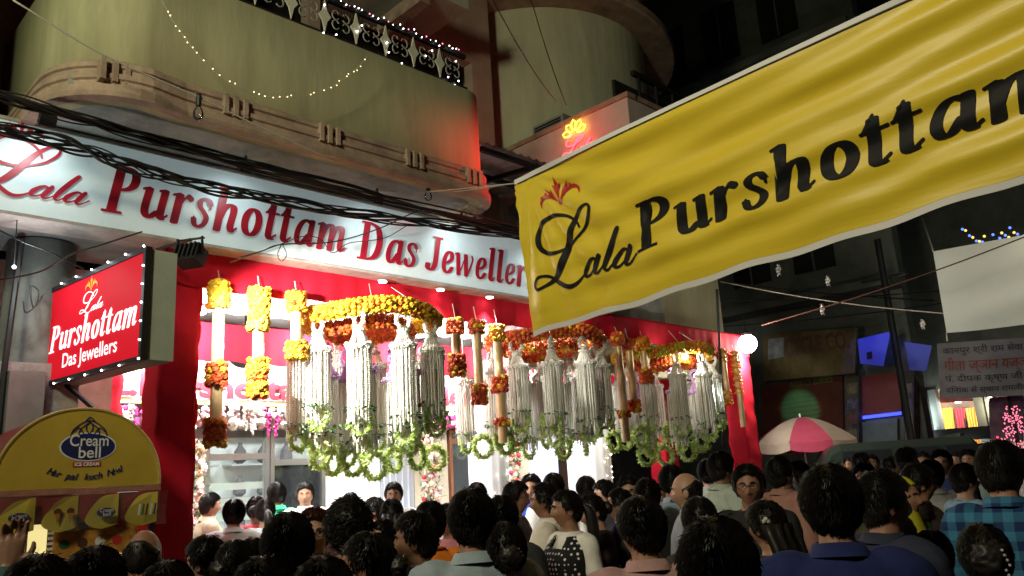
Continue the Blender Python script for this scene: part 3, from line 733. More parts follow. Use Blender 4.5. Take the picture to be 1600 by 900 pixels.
# slatted vent and stage lamp above the inner board
vt = thing('slatted_vent', 'grey slatted air vent above the inner shop lettering', 'vent', (4, FY-.2, 3.1))
v0, v1 = onY(305, 505, FY-.12), onY(376, 548, FY-.12)
MB().box((v0.x, FY-.115, v1.z), (v1.x, FY-.1, v0.z)).build('recess', darkopen, vt)
n = 18
for k in range(n):
    x = v0.x+(v1.x-v0.x)*(k+.5)/n; MB().obox((x, FY-.135, (v0.z+v1.z)/2), (.012, .008, 0), (-.002, .004, 0), (0, 0, (v0.z-v1.z)/2)).build('slat', M('grey_slat', (.30, .31, .29), .5), vt)
d0, d1 = onY(385, 508, FY-.11), onY(482, 538, FY-.11)
MB().box((d0.x, FY-.112, d1.z), (d1.x, FY-.1, d0.z)).build('dark_recess', darkopen, vt)
def par_can(p, aim, label, scale=1., lit=None, power=0, spot=70):
    t = thing('stage_lamp', label, 'flood lamp', tuple(p)); p = V(p); d = (V(aim)-p).normalized(); u = d.orthogonal().normalized(); w = d.cross(u)
    def rg(r, s): return [p+d*s+(u*cos(2*pi*k/18)+w*sin(2*pi*k/18))*r for k in range(18)]
    b = MB().loft([rg(r*scale, s*scale) for r, s in ((.03, -.16), (.085, -.14), (.10, -.05), (.11, .10), (.115, .14))]).build('housing', iron, t)
    MB().loft([rg(.10*scale, .142*scale), rg(.10*scale, .146*scale)]).build('lens', lit or M('dark_lens', (.05, .05, .055), .1), b)
    side = V((-d.y, d.x, 0)).normalized() if abs(d.z) < .99 else V((1, 0, 0))
    y = MB(); top = p+V((0, 0, .22*scale))
    for s in (1, -1): y.bar(p+side*s*.125*scale, top+side*s*.10*scale, .012*scale, .03*scale)
    y.bar(top-side*.11*scale, top+side*.11*scale, .03*scale, .012*scale); y.bar(top, top+V((0, 0, .12*scale)), .02*scale)
    y.build('yoke', iron, t)
    fins = MB()
    for s in (-.12, -.09, -.06): fins.loft([rg(.105*scale, s*scale), rg(.105*scale, (s+.01)*scale)])
    fins.build('cooling_fins', iron, t)
    if power: lamp('SPOT', p+d*.16*scale, power, (1, .95, .85), aim, .05, spot, .7, parent=t)
    return t
par_can(onY(384, 546, 8.4), onY(320, 640, 8.0), 'black stage lamp hanging before the grey inner cladding', 1.2)
# black flood lamp on the front post, lit, shining on the red post and hanging gold tube
fl = onY(298, 400, 5.3)
t = thing('flood_lamp', 'black box flood lamp clamped at the top of the front red post', 'flood lamp', tuple(fl))
aim = V((3.4, 6.05, 2.7)); d = (aim-fl).normalized(); sd = V((-d.y, d.x, 0)).normalized(); up = sd.cross(d)
bx_ = MB().obox(fl, d*.06, sd*.085, up*.065); bx_.build('housing', iron, t)
MB().obox(fl+d*.062, d*.003, sd*.07, up*.052).build('glass', EM('flood_glass', (1, .93, .8), 10), t)
y = MB()
for s in (1, -1): y.bar(fl+sd*s*.095, fl+sd*s*.095-d*.02+V((0, 0, .12)), .010, .02)
y.bar(fl-sd*.10+V((0, 0, .12)), fl+sd*.10+V((0, 0, .12)), .02, .010); y.bar(fl+V((0, 0, .12)), fl+V((.0, .62, .20)), .018); y.build('yoke', iron, t)
fn_ = MB()
for k in range(5): fn_.obox(fl-d*.07+sd*(-.07+k*.035), d*.015, sd*.005, up*.055)
fn_.build('cooling_fins', iron, t)
lamp('SPOT', fl+d*.09, 850, (1, .95, .86), V((4.7, 6.0, 2.35)), .06, 92, .7, parent=t)
# white draped columns with fairy lights
drape = M('white_drape', (.72, .72, .72), .85)
fairy = EM('warm_fairy', (1, .82, .6), 16)
for x0, x1, Y, lb in ((737, 781, 7.95, 'white draped column with fairy lights beside the brown door'), (893, 936, 7.95, 'white draped column with fairy lights beside the dark glazing')):
    a, b = onY(x0, 650, Y).x, onY(x1, 650, Y).x; w = b-a; cx = (a+b)/2
    t = thing('draped_column', lb, 'column', (cx, Y, .14))
    rings = []
    for k in range(13):
        z = .14+(3.2-.14)*k/12
        rings.append([(cx+(w/2+.012*sin(q*2*pi/48*14+.3*z))*cos(2*pi*q/48), Y+(w/2+.012*sin(q*2*pi/48*14+.3*z))*sin(2*pi*q/48), z) for q in range(48)])
    MB().loft(rings).build('drape', drape, t, smooth=True)
    for k in range(54):
        a_ = random.uniform(pi*.95, pi*1.85); z = random.uniform(1.2, 3.05)
        if k % 3 == 0: a_ = pi*(1.02 if k % 2 else 1.62)
        MB().ball((cx+(w/2+.022)*cos(a_), Y+(w/2+.022)*sin(a_), z), .0075, 6, 5).build('fairy_bulb', fairy, t)
# halogen work lamp at the right end of the canopy, and two lamps under it
def bulb_lamp(p, r, power, col, label, strength):
    t = thing('halogen_lamp', label, 'lamp', tuple(p)); p = V(p)
    MB().ball(p, r, 16, 10).build('globe', EM('halogen_globe_%d' % strength, col, strength), t, smooth=True)
    MB().lathe([(r*.5, 0), (r*.55, .04), (.02, .10), (.012, .16)], (p.x, p.y, p.z+r*.85), 12).build('holder', iron, t)
    MB().tube([p+V((0, 0, r+.1)), p+V((0, .02, r+.3))], .006, 5).build('flex', iron, t)
    lamp('POINT', p+V((-.02, -.02, -r*1.6)), power, col, size=r*.8, parent=t)
bulb_lamp(onY(1168, 537, 5.95), .14, 150, (1, .88, .72), 'glaring round lamp hanging outside the right end of the red canopy', 30)
bulb_lamp(onY(1070, 557, 5.7), .04, 18, (1, .92, .8), 'small bright lamp under the red canopy above the lilac tassels', 31)
bulb_lamp(onY(1111, 608, 5.7), .055, 18, (.93, 1, 1), 'cool white lamp under the red canopy behind the white bead strings', 32)
for k, x in enumerate((3.2, 4.6, 5.9, 7.5, 9.0)):
    t = thing('canopy_lamp', 'disc lamp fixed under the white pleated canopy ceiling', 'lamp', (x, 7.4, 3.4), group='disc lamps under the canopy ceiling')
    MB().lathe([(.08, 0), (.085, .02)], (x, 7.45, 3.365), 16).build('body', whitewall, t)
    MB().lathe([(.065, 0), (.066, .006)], (x, 7.45, 3.357), 16).build('diffuser', EM('disc_lamp', (1, .98, .93), 12), t)
    lamp('POINT', (x, 7.45, 3.22), 150 if k < 3 else 130, (1, .98, .93), size=.06, parent=t)
# ------------------------------------------------------------------ marigold rings, bead tassels, gold tubes
def petal_m(name, c, v=.18): return M(name, c, .65, var=v, vscale=30, sub=.0, bump=.3, bscale=90)
mg_y = petal_m('yellow_marigold', (.80, .47, .02)); mg_o = petal_m('orange_marigold', (.72, .22, .012)); mg_r = petal_m('rust_marigold', (.55, .085, .012)); mg_g = petal_m('lime_marigold', (.55, .50, .04))
whf = translucent(M('white_tuberose', (.88, .87, .80), .9, var=.06, vscale=30, spec=.1), (.85, .83, .74), .4); lil = translucent(petal_m('lilac_bloom', (.70, .48, .74)), (.65, .42, .7), .4); leafd = petal_m('dark_leaf', (.03, .12, .03)); limew = translucent(petal_m('lime_wreath', (.66, .78, .34), .3), (.60, .78, .22), .45); whg = petal_m('green_white_bud', (.74, .80, .55))
goldp = M('gold_foil', (.74, .52, .27), .42, metal=.3, var=.15, vscale=10)
def ruff(c, r, n=7, m=5, mi=0, mb=None):
    mb = mb or MB(); c = V(c); vs = [c+V((0, 0, -r*.8))]; fs = []; ph0 = random.random()*6
    for j in range(1, m):
        ph = -pi/2+pi*j/m
        for k in range(n):
            a = 2*pi*k/n+ph0+j*.45; q = r*(1.06 if (k+j) % 2 else .86)*random.uniform(.92, 1.08)
            vs.append(c+V((q*cos(ph)*cos(a), q*cos(ph)*sin(a), q*sin(ph))))
    vs.append(c+V((0, 0, r*.85))); T = len(vs)-1
    for k in range(n): fs.append((0, 1+(k+1) % n, 1+k)); fs.append((T, T-n+k, T-n+(k+1) % n))
    for j in range(m-2):
        for k in range(n): fs.append((1+j*n+k, 1+j*n+(k+1) % n, 1+(j+1)*n+(k+1) % n, 1+(j+1)*n+k))
    mb.add(vs, fs, mi); return mb
def mring(R, tr, fr, pick, z=0., wob=.02):
    mb = MB(); N = int(2*pi*R/(fr*1.55)); Q = max(5, int(2*pi*tr/(fr*1.6)))
    for i in range(N):
        a = 2*pi*i/N
        for q in range(Q):
            b = 2*pi*(q+.5*(i % 2))/Q+random.uniform(-.15, .15)
            rr = R+(tr+random.uniform(-.010, .010))*cos(b); ruff((rr*cos(a), rr*sin(a), z+tr*sin(b)+wob*sin(a*3+.6)), fr*random.uniform(.88, 1.12), mi=pick(a, b), mb=mb)
    return mb
MGM = [mg_y, mg_o, mg_r, mg_g]
def wpick(*w):
    def f(a, b):
        return random.choices(range(4), w)[0]
    return f
RINGS = [((4.24, 6.13), 3.15, (.78, .16, 0, .06), (.02, .30, .68, 0), 'bright yellow marigold ring hung under the canopy by the gold tubes'),
         ((6.70, 6.18), 3.15, (.05, .35, .60, 0), (.0, .25, .65, .10), 'dark rust marigold ring hung in the middle of the canopy'),
         ((9.05, 6.2), 3.14, (.25, .35, .05, .35), (.05, .35, .60, 0), 'olive and orange marigold ring hung at the far end of the canopy')]
RZ = {}
for (cx, cy), z, w1, w2, lb in RINGS:
    t = thing('marigold_ring', lb, 'flower ring', (cx, cy, z), group='marigold rings under the canopy')
    r1 = mring(.62, .058, .030, wpick(*w1)); r1.v = [(x+cx, y+cy, q+z) for x, y, q in r1.v]
    r1.build('outer_garland', MGM, t, kind='stuff')
    r2 = mring(.38, .048, .030, wpick(*w2)); r2.v = [(x+cx, y+cy, q+z-.10) for x, y, q in r2.v]
    r2.build('inner_garland', MGM, t, kind='stuff')
    cd = MB()
    for k in range(6):
        a = 2*pi*k/6; cd.tube([(cx+.62*cos(a), cy+.62*sin(a), z), (cx+.25*cos(a), cy+.25*sin(a), 3.44)], .004, 4); cd.tube([(cx+.38*cos(a), cy+.38*sin(a), z-.10), (cx+.38*cos(a), cy+.38*sin(a), z+.06)], .004, 4)
    cd.build('cords', cordm, t)
def leaf(mb, c, L, w, az, tilt, mi=0):
    c = V(c); d = V((cos(az)*cos(tilt), sin(az)*cos(tilt), sin(tilt))); s = d.cross(V((0, 0, 1))).normalized()*w; u = s.cross(d).normalized()*w*.35
    mb.add([c, c+d*L*.5+s+u, c+d*L, c+d*L*.5-s+u, c+d*L*.5-u*.2], [(0, 4, 1), (1, 4, 2), (2, 4, 3), (3, 4, 0)], mi)
def tassel_proto(topm, length, seed, has_wreath=True):
    random.seed(seed)
    t = thing('flower_tassel', 'x', 'tassel', (0, 0, 0))
    lp = MB()
    for k in range(15):
        a = 2*pi*k/15; ruff((.062*cos(a), random.uniform(-.012, .012), -.075+.07*sin(a)), .024, 6, 4, mb=lp)
    lp.build('top_loop', topm, t)
    fr = MB()
    for k in range(20):
        a = 2*pi*k/20; ruff((.098*cos(a), .098*sin(a), -.30+random.uniform(-.02, .012)), .030, 6, 4, mb=fr)
    fr.build('frill', topm, t)
    fr = MB()
    for k in range(12):
        a = 2*pi*k/12; ruff((.04*cos(a), .04*sin(a), -.165), .020, 6, 4, mb=fr)
    fr.build('neck_ruff', topm, t)
    ne = MB()
    for k in range(22):
        a = 2*pi*k/22; ne.tube([(.028*cos(a), .028*sin(a), -.15), (.055*cos(a), .055*sin(a), -.22), (.088*cos(a), .088*sin(a), -.30)], .0055, 4)
    ne.build('cone_strings', topm, t, kind='stuff')
    bs_ = MB()
    for k in range(33):
        a = 2*pi*k/21+random.uniform(-.06, .06) if k < 21 else 2*pi*k/12; r = .098 if k < 21 else .055
        L = length+random.uniform(-.06, .05); n = int(L/.019); x0, y0 = r*cos(a), r*sin(a); sw = random.uniform(-.012, .012)
        rings = []
        for j in range(2*n+1):
            z = -.30-j*L/(2*n); rr = .0112*random.uniform(.8, 1.12) if j % 2 else .0062
            ox = sw*sin(j/(2*n)*pi); rings.append([(x0+ox+rr*cos(2*pi*q/5), y0+rr*sin(2*pi*q/5), z) for q in range(5)])
        bs_.loft(rings)
    bs_.build('bead_strings', whf, t, kind='stuff')
    lb_ = MB()
    for k in range(34):
        a = random.random()*2*pi; leaf(lb_, (.10*cos(a), .10*sin(a), -.30-length*.86+random.uniform(-.015, .015)), .05, .014, a+random.uniform(-.9, .9), random.uniform(-.6, .5))
    lb_.build('leaf_band', leafd, t, kind='stuff')
    if has_wreath:
        w = MB(); z = -.30-length-.02; yaw = seed*1.3
        for k in range(18):
            a = 2*pi*k/18; c = V((.088*cos(a)*cos(yaw), .088*cos(a)*sin(yaw), z+.10*sin(a)))
            ruff(c, .022, 6, 4, mi=1 if k % 3 == 0 else 0, mb=w)
            for q in range(9): leaf(w, c, .052, .016, random.random()*6.3, random.uniform(-1, 1))
        w.build('wreath', [limew, whg], t)
    return t
protoA = [tassel_proto(whf, .62, 3), tassel_proto(whf, .70, 4), tassel_proto(whf, .56, 5)]
protoL = [tassel_proto(lil, .60, 6), tassel_proto(lil, .66, 8)]
used = set()
def put_tassel(pr, x, y, z, rz, label, group):
    if pr.name not in used: used.add(pr.name); o = pr
    else: o = copy_tree(pr)
    o.location = (x, y, z); o.rotation_euler = (0, 0, rz); o['label'] = label; o['group'] = group
random.seed(21)
WHERE = ['yellow marigold ring', 'dark rust marigold ring', 'olive and orange marigold ring']
for ri, ((cx, cy), z, w1, w2, lb) in enumerate(RINGS):
    for k in range(10):
        a = 2*pi*(k+.35)/10
        put_tassel(protoA[k % 3], cx+.62*cos(a), cy+.62*sin(a), z-.04, random.random()*6, 'white bead tassel with white loop hanging from the '+WHERE[ri], 'white tassels of the '+WHERE[ri])
    for k in range(5):
        a = 2*pi*(k+.2)/5
        if ri == 1: put_tassel(protoA[k % 3], cx+.38*cos(a), cy+.38*sin(a), z-.16, random.random()*6, 'white bead tassel with white loop hanging from the '+WHERE[ri], 'white tassels of the '+WHERE[ri])
        else: put_tassel(protoL[k % 2], cx+.38*cos(a), cy+.38*sin(a), z-.22, random.random()*6, 'lilac topped bead tassel hanging inside the '+WHERE[ri], 'lilac tassels of the '+WHERE[ri])
for px, Y, z, pr in ((770, 6.75, 3.08, 0), (800, 7.1, 3.1, 1), (835, 7.3, 3.1, 2), (968, 6.7, 3.08, 1), (985, 7.1, 3.1, 0), (1010, 7.3, 3.1, 2), (725, 7.2, 3.1, 1)):
    p = onY(px, 600, Y); put_tassel(protoA[pr], p.x, Y, z, random.random()*6, 'white bead tassel hanging from the canopy ceiling between two marigold rings', 'white tassels between the rings')
    o_t = MB().tube([(p.x, Y, z), (p.x, Y, 3.45)], .004, 4).build('tassel_cord', cordm, label='thin cord holding a white bead tassel between two marigold rings', cat='cord', group='tassel cords between the rings')
# hanging wreaths below the first ring
wp = MB()
for k in range(24):
    a = 2*pi*k/24; c = V((.10*cos(a), random.uniform(-.012, .012), .115*sin(a))); ruff(c, .026, 6, 4, mi=1 if k % 3 == 0 else 0, mb=wp)
    for q in range(10): leaf(wp, c, .058, .018, random.random()*6.3, random.uniform(-1, 1))
wm = wp.mesh('wreath', [limew, whg])
sm = MB().tube([(0, 0, .115), (0, 0, .42)], .004, 4).mesh('thread', cordm)
for px, py, Y in ((790, 692, 6.4), (857, 662, 6.0), (915, 662, 6.0), (880, 700, 6.5), (1002, 682, 6.1), (1010, 712, 6.3), (1045, 676, 6.2), (1040, 712, 6.5), (1075, 706, 6.4), (1096, 692, 6.2), (1120, 657, 6.1), (960, 690, 6.4), (505, 690, 6.5), (520, 722, 6.9), (552, 722, 6.5), (586, 728, 6.3), (616, 718, 6.8), (652, 712, 6.2), (680, 716, 6.6), (500, 712, 7.0), (755, 698, 6.7)):
    p = onY(px, py, Y); t = thing('hanging_wreath', 'lime green leaf wreath hanging on a thread below the bead strings', 'wreath', tuple(p), group='hanging green wreaths', world_parts=False, rotz=random.uniform(-.9, .3))
    obj_from(wm, 'wreath_ring', t); obj_from(sm, 'thread', t)
# leaf swag round the foot of the first ring
sw_ = thing('leaf_swag', 'thin dark green leaf swag looping below the yellow marigold ring', 'garland', (4.24, 6.13, 2.2)); mb = MB()
for k in range(120):
    a = 2*pi*k/120; p = V((4.24+.6*cos(a), 6.13+.6*sin(a), 2.17-.04*abs(sin(a*4)))); mb.add([p+V((0, 0, -.003)), p+V((0, 0, .003)), p+V((.02, .02, 0))], [(0, 1, 2)])
    leaf(mb, p, .06, .017, random.random()*6.3, random.uniform(-.7, .6)); leaf(mb, p, .05, .015, random.random()*6.3, random.uniform(-.7, .6))
mb.build('leaves', petal_m('mid_leaf', (.05, .25, .06)), sw_, kind='stuff')
# gold tubes with marigold bands
TUBES = [(343, 437, 697, [(440, 482, 3), (566, 604, 2), (655, 697, 4)], 'gold tube with rust and yellow marigold bands, longest beside the red post'),
         (405, 450, 612, [(450, 517, 3), (560, 622, 0)], 'gold tube with two long yellow marigold bands beside the longest tube'),
         (463, 457, 556, [(456, 486, 1), (533, 562, 1)], 'short gold tube with orange bands next to the yellow marigold ring'),
         (711, 497, 580, [(498, 522, 2), (554, 588, 2)], 'short gold tube with rust bands right after the yellow ring'),
         (744, 500, 628, [(500, 522, 2), (600, 632, 2)], 'gold tube with rust tip hanging before the white draped column'),
         (776, 506, 692, [(507, 533, 1), (588, 612, 2), (655, 664, 2)], 'long gold tube with three rust bands between the draped columns'),
         (964, 520, 690, [(520, 540, 2), (640, 652, 2)], 'gold tube half hidden behind bead strings of the dark rust ring'),
         (981, 530, 632, [(530, 548, 2), (624, 644, 2)], 'gold tube with rust tip after the dark rust ring'),
         (1004, 530, 592, [(528, 548, 1), (576, 598, 2)], 'short gold tube with orange bands beside the olive ring'),
         (1128, 545, 622, [(547, 566, 1), (608, 632, 1)], 'thin gold tube with orange tip beside the right red post'),
         (1147, 548, 667, [(549, 602, 1), (604, 616, 1)], 'longest thin gold tube against the right red post')]
for px, y0, y1, cl, lb in TUBES:
    Y = 6.0; p0, p1 = onY(px, y0, Y), onY(px, y1, Y); x = p0.x; r = .046 if px < 1100 else .04
    t = thing('gold_tube', lb, 'hanging tube', (x, Y, p1.z), group='gold tubes along the canopy edge')
    MB().lathe([(r, p1.z), (r, p0.z)], (x, Y, 0), 20).build('tube', goldp, t, smooth=False)
    MB().tube([(x, Y, p0.z), (x, Y+.03, 3.4)], .004, 4).build('cord', cordm, t)
    for a, b, kind in cl:
        za, zb = onY(px, b, Y).z, onY(px, a, Y).z; rows = max(2, round((zb-za)/.045)); q = MB()
        for i in range(rows):
            z = za+(zb-za)*(i+.5)/rows; n = 9 if r > .042 else 8
            for k in range(n):
                an = 2*pi*(k+.5*(i % 2))/n
                mi = {0: (0 if (i < rows*.3 or i > rows*.7) else 1), 1: (1 if i % 2 else 0), 2: 2, 3: (0 if i > 1 else 3), 4: (0 if i == 0 else 2 if i < rows*.65 else 1)}[kind]
                if random.random() < .15: mi = (mi+1) % 3
                fz_ = 1. if px < 1100 else .62; jr = r+.020*fz_+random.uniform(-.007, .008); ruff((x+jr*cos(an+random.uniform(-.12, .12)), Y+jr*sin(an), z+random.uniform(-.010, .010)), .031*fz_*random.uniform(.82, 1.15), mi=mi, mb=q)
        q.build('marigold_band', MGM, t, kind='stuff')
# ------------------------------------------------------------------ rose garland over the doors and flower columns
rw = petal_m('white_rose', (.82, .78, .72), .06); rp = petal_m('pink_rose', (.80, .30, .38)); rmg = petal_m('magenta_orchid', (.70, .04, .28)); rcr = petal_m('red_rose', (.62, .02, .06)); rpe = petal_m('peach_rose', (.78, .48, .32))
def bloom_mesh(mt, r):
    mb = MB(); random.seed(int(r*1000)); ruff((0, 0, 0), r, 9, 6, mb=mb)
    for k in range(7): a = 2*pi*k/7; ruff((r*.45*cos(a), r*.45*sin(a), r*.2), r*.5, 6, 4, mb=mb)
    return mb.mesh('bloom', mt)
BM = {k: bloom_mesh(mt, r) for k, mt, r in (('w', rw, .042), ('p', petal_m('blush_rose', (.82, .50, .52)), .038), ('m', rmg, .03), ('r', rcr, .036), ('e', rpe, .042), ('W', rw, .052))}
def orchid(mt):
    mb = MB()
    for k in range(26): f = k/26; ruff((random.uniform(-.035, .035)*(1-f*.7), random.uniform(-.035, .01)*(1-f*.6), -.26*f), .02*(1.1-f*.5), 6, 4, mb=mb)
    return mb.mesh('orchid_spray', mt)
OM = [orchid(rmg), orchid(petal_m('pink_orchid', (.78, .22, .36))), orchid(rw)]
random.seed(5)
gl = thing('rose_garland', 'pink, white and magenta rose garland along the shop door header', 'garland', (5.2, FY-.15, 2.5))
x = 2.1
while x < 8.3:
    seg = int((x-2.1)/.42) % 5
    for k in range(4):
        key = random.choices('wpmW', ((6, 2, 0, 5), (3, 4, 1, 2), (1, 1, 6, 0), (6, 1, 0, 6), (2, 5, 1, 1))[seg])[0]
        o = obj_from(BM[key], 'bloom', gl); o.location = V((x+random.uniform(-.03, .03), FY-.20+random.uniform(-.05, .03), 2.60-k*.062+random.uniform(-.02, .02)))-ORG[gl.name]; o.rotation_euler = (random.random()*6, random.random()*6, 0)
    x += .088
for k, x in enumerate((2.35, 2.62, 3.05, 3.62, 4.0, 4.42, 4.7, 5.05, 5.35, 5.9, 6.4, 6.75, 7.1, 7.6, 7.95)):
    for dx in (-.05, .04):
        o = obj_from(OM[k % 3], 'orchid_spray', gl); o.location = V((x+dx, FY-.24, 2.60+random.uniform(-.06, .02)))-ORG[gl.name]; o.rotation_euler = (0, 0, random.random()*6)
def flower_column(px, ya, yb, keys, lb, w=.12, Y=FY-.22, n=40, greens=True):
    p0, p1 = onY(px, ya, Y), onY(px, yb, Y); x = (p0.x+p1.x)/2
    t = thing('flower_column', lb, 'flower column', (x, Y, p1.z), group='flower columns at the shop front')
    MB().box((x-.03, Y+.05, .14), (x+.03, Y+.09, p0.z)).build('support', whitewall, t)
    for k in range(n):
        z = p1.z+(p0.z-p1.z)*(k+random.random())/n
        o = obj_from(BM[random.choice(keys)], 'bloom', t); o.location = V((x+random.uniform(-w, w), Y+random.uniform(-.05, .03), z))-ORG[t.name]; o.rotation_euler = (random.random()*6, random.random()*6, 0)
    if greens:
        mb = MB()
        for k in range(n*4): leaf(mb, (x+random.uniform(-w, w)*1.2, Y+random.uniform(-.02, .04), random.uniform(p1.z, p0.z)), .10, .012, random.uniform(3.3, 6.1), random.uniform(-.8, .9))
        mb.build('greenery', petal_m('sage_leaf', (.12, .22, .07)), t, kind='stuff')
flower_column(106, 592, 650, 'wWwe', 'white rose column by the grey round column', .16, 8.3, 44, False)
flower_column(308, 690, 835, 'pwpe', 'narrow pink rose column beside the front red post', .06)
flower_column(672, 650, 815, 'peewrp', 'peach and pink rose column beside the brown door', .14, n=70)
flower_column(800, 590, 790, 'eewrrp', 'peach and red rose column between the white draped columns', .12, n=80)
# ------------------------------------------------------------------ ice cream cart
yel = M('yellow_cart_paint', (.66, .47, .07), .34, metal=.3, var=.12, vscale=5, dirt=.12, bump=.05, bscale=12)
dred = M('dark_red_cart', (.20, .018, .016), .5, var=.25, dirt=.3)
ct0 = dep(126, 762, 4.9)
va = atan2(ct0.y, ct0.x); ca = va-pi/2+radians(17)
ctx = V((cos(ca), sin(ca), 0)); cty = V((-sin(ca), cos(ca), 0))
CT = lambda x, y, z: V((ct0.x, ct0.y, 0))+ctx*x+cty*y+V((0, 0, z))
ct = thing('ice_cream_cart', 'yellow ice cream cart with arched sign panel and scalloped flaps', 'cart', (ct0.x, ct0.y, 0))
CW, ZF, RHh = .47, ct0.z, .475
cf = lambda off: (lambda x, z: CT(x, -off, z))
N = 36
arcp = [(CW*cos(pi*k/N), ZF+RHh*sin(pi*k/N)**.92) for k in range(N+1)]
pn = MB(); vs = [CT(x, 0, z) for x, z in arcp]+[CT(x, .03, z) for x, z in arcp]
pn.add(vs, [tuple(range(N+1))[::-1], tuple(range(N+1, 2*N+2))]+[(k, k+1, k+N+2, k+N+1) for k in range(N)]); pn.build('arched_panel', yel, ct)
MB().tube([CT(x*1.005, 0, z+.003) for x, z in arcp], .010, 6).build('panel_rim', M('worn_gold_rim', (.45, .34, .1), .4, dirt=.4, var=.2), ct)
MB().loft([[CT(x*.985, y, z-.01) for x, z in arcp] for y in (.032, .5, 1.1)], cap=False).build('barrel_roof', dred, ct, smooth=True)
navy = M('navy_print', (.015, .02, .10), .4); wp_ = M('white_print', (.75, .75, .75), .4); rpr = M('red_print_sign', (.5, .03, .03), .4); orp = M('orange_line_print', (.35, .16, .02), .4)
def ell(cx, cz, a, b, off, n=40): return MB().add([CT(cx+a*cos(2*pi*k/n), -off, cz+b*sin(2*pi*k/n)) for k in range(n)], [tuple(range(n))])
lg = lambda x, z: (x+.028, ZF+z)
ell(*lg(0, .245), .164, .088, .004).build('logo_ring', wp_, ct); ell(*lg(0, .245), .155, .080, .006).build('logo_oval', navy, ct)
sans('Cream', lambda x, y: CT(x, -.009, y), size=.098, bold=.001, x0=lg(-.108, 0)[0], x1=lg(.115, 0)[0], y0=ZF+.25).build('logo_lettering', wp_, ct)
sans('bell', lambda x, y: CT(x, -.009, y), size=.098, bold=.001, x0=lg(-.055, 0)[0], x1=lg(.072, 0)[0], y0=ZF+.178).build('logo_lettering', wp_, ct)
mb = MB()
for pth in ([(-.105, .31), (-.09, .35), (-.05, .385), (0, .405), (.05, .385), (.09, .35), (.105, .31)], [(-.06, .315), (-.05, .355), (0, .395)], [(.06, .315), (.05, .355), (0, .395)], [(-.025, .40), (0, .425), (.03, .40)], [(-.10, .33), (-.06, .36), (-.03, .32)], [(.10, .33), (.06, .36), (.03, .32)], [(0, .32), (-.02, .36), (0, .395), (.02, .36), (0, .32)]):
    pl = union(sweep([(x+.028, ZF+z, .007) for x, z in pth], 0, 0, 5)); mb.add([CT(x, -.005, z) for x, z in pl[0]], pl[1])
mb.build('logo_scoop', navy, ct)
MB().add([CT(x+.02, -.005, ZF+z) for x, z in ((-.075, .155), (.085, .155), (.085, .125), (-.075, .125))], [(0, 1, 2, 3)]).build('logo_tab', rpr, ct)
sans('ICE CREAM', lambda x, y: CT(x, -.008, y), size=.03, bold=.0012, x0=-.045, x1=.095, y0=ZF+.1295).build('logo_lettering', wp_, ct)
slog = MB()
for i, c in enumerate('Har pal kuch New!'):
    if c == ' ': continue
    px_ = -.20+.0265*i; pz_ = ZF+.045+1.0*(px_-.02)**2; th = math.atan(2.0*(px_-.02))
    g = sans(c, lambda x, y: V((x, y, 0)), size=.056, bold=.001, shear=.25)
    slog.add([CT(px_+v[0]*cos(th)-v[1]*sin(th), -.006, pz_+v[0]*sin(th)+v[1]*cos(th)) for v in g.v], g.f)
slog.build('slogan_lettering', navy, ct)
bevel(MB().obox(CT(0, .01, ZF-.02), ctx*(CW+.01), cty*.02, V((0, 0, .018))).build('crossbar', M('pink_worn_bar', (.35, .16, .12), .5, var=.4, vscale=14), ct), .004)
# scalloped flap strip under the bar: four yellow flaps on dark red
MB().grid(lambda u, v: CT(-CW+2*CW*u, -.008-.012*sin(u*14), ZF-.04-.16*v), 30, 3).build('flap_strip', dred, ct, smooth=True)
fy = M('yellow_vinyl_flap', (.55, .43, .05), .25, spec=.6)
for k in range(4):
    x0 = -CW+.02+k*.235; pts = [(0, 0, .205), (0, 0, 0)]
    out = [(.205, .0)]+[(.205-.19*(1-cos(q/8*pi/2))-.0, -.01-.17*sin(q/8*pi/2)*0) for q in ()]
    prof_ = catmull([(.20, 0), (.10, -.015), (.035, -.075), (.0, -.16), (.09, -.205), (.20, -.185)], 4)
    fm_ = MB().add([CT(x0+a, -.035-.02*sin(a*14+k), ZF-.045+b) for a, b in prof_], [tuple(range(len(prof_)))]); fl_ = fm_.build('flap', fy, ct)
    c = (x0+.115, ZF-.045-.11)
    if k in (0, 2):
        MB().add([CT(c[0]+.055*cos(2*pi*q/20), -.062, c[1]+.028*sin(2*pi*q/20)) for q in range(20)], [tuple(range(20))]).build('flap_print', navy, fl_)
        sans('Cream', lambda x, y: CT(x, -.066, y), size=.032, x0=c[0]-.038, x1=c[0]+.04, y0=c[1]+.002).build('flap_lettering', wp_, fl_)
        sans('bell', lambda x, y: CT(x, -.066, y), size=.032, x0=c[0]-.018, x1=c[0]+.026, y0=c[1]-.022).build('flap_lettering', wp_, fl_)
    elif k == 1:
        for d in (-.035, .035):
            MB().add([CT(c[0]+d+.022*cos(2*pi*q/12), -.062, c[1]+.02+.02*sin(2*pi*q/12)) for q in range(12)], [tuple(range(12))]).build('flap_print', M('choc_print', (.10, .035, .02), .4), fl_)
            MB().add([CT(c[0]+d-.016, -.063, c[1]+.01), CT(c[0]+d, -.063, c[1]-.055), CT(c[0]+d+.016, -.063, c[1]+.01)], [(0, 1, 2)]).build('flap_print', orp, fl_)
    else:
        for q in range(5):
            MB().add([CT(c[0]-.05+q*.024+a, -.062, c[1]+b) for a, b in ((0, -.03), (.012, -.03), (.02, .035), (.008, .04))], [(0, 1, 2, 3)]).build('flap_print', (wp_, leafd, M('choc_print'), wp_, navy)[q], fl_)
for x in (-CW+.02, CW-.03): MB().obox(CT(x, .02, (ZF+.9)/2), ctx*.015, cty*.015, V((0, 0, (ZF-.9)/2-.02))).build('upright', iron, ct)
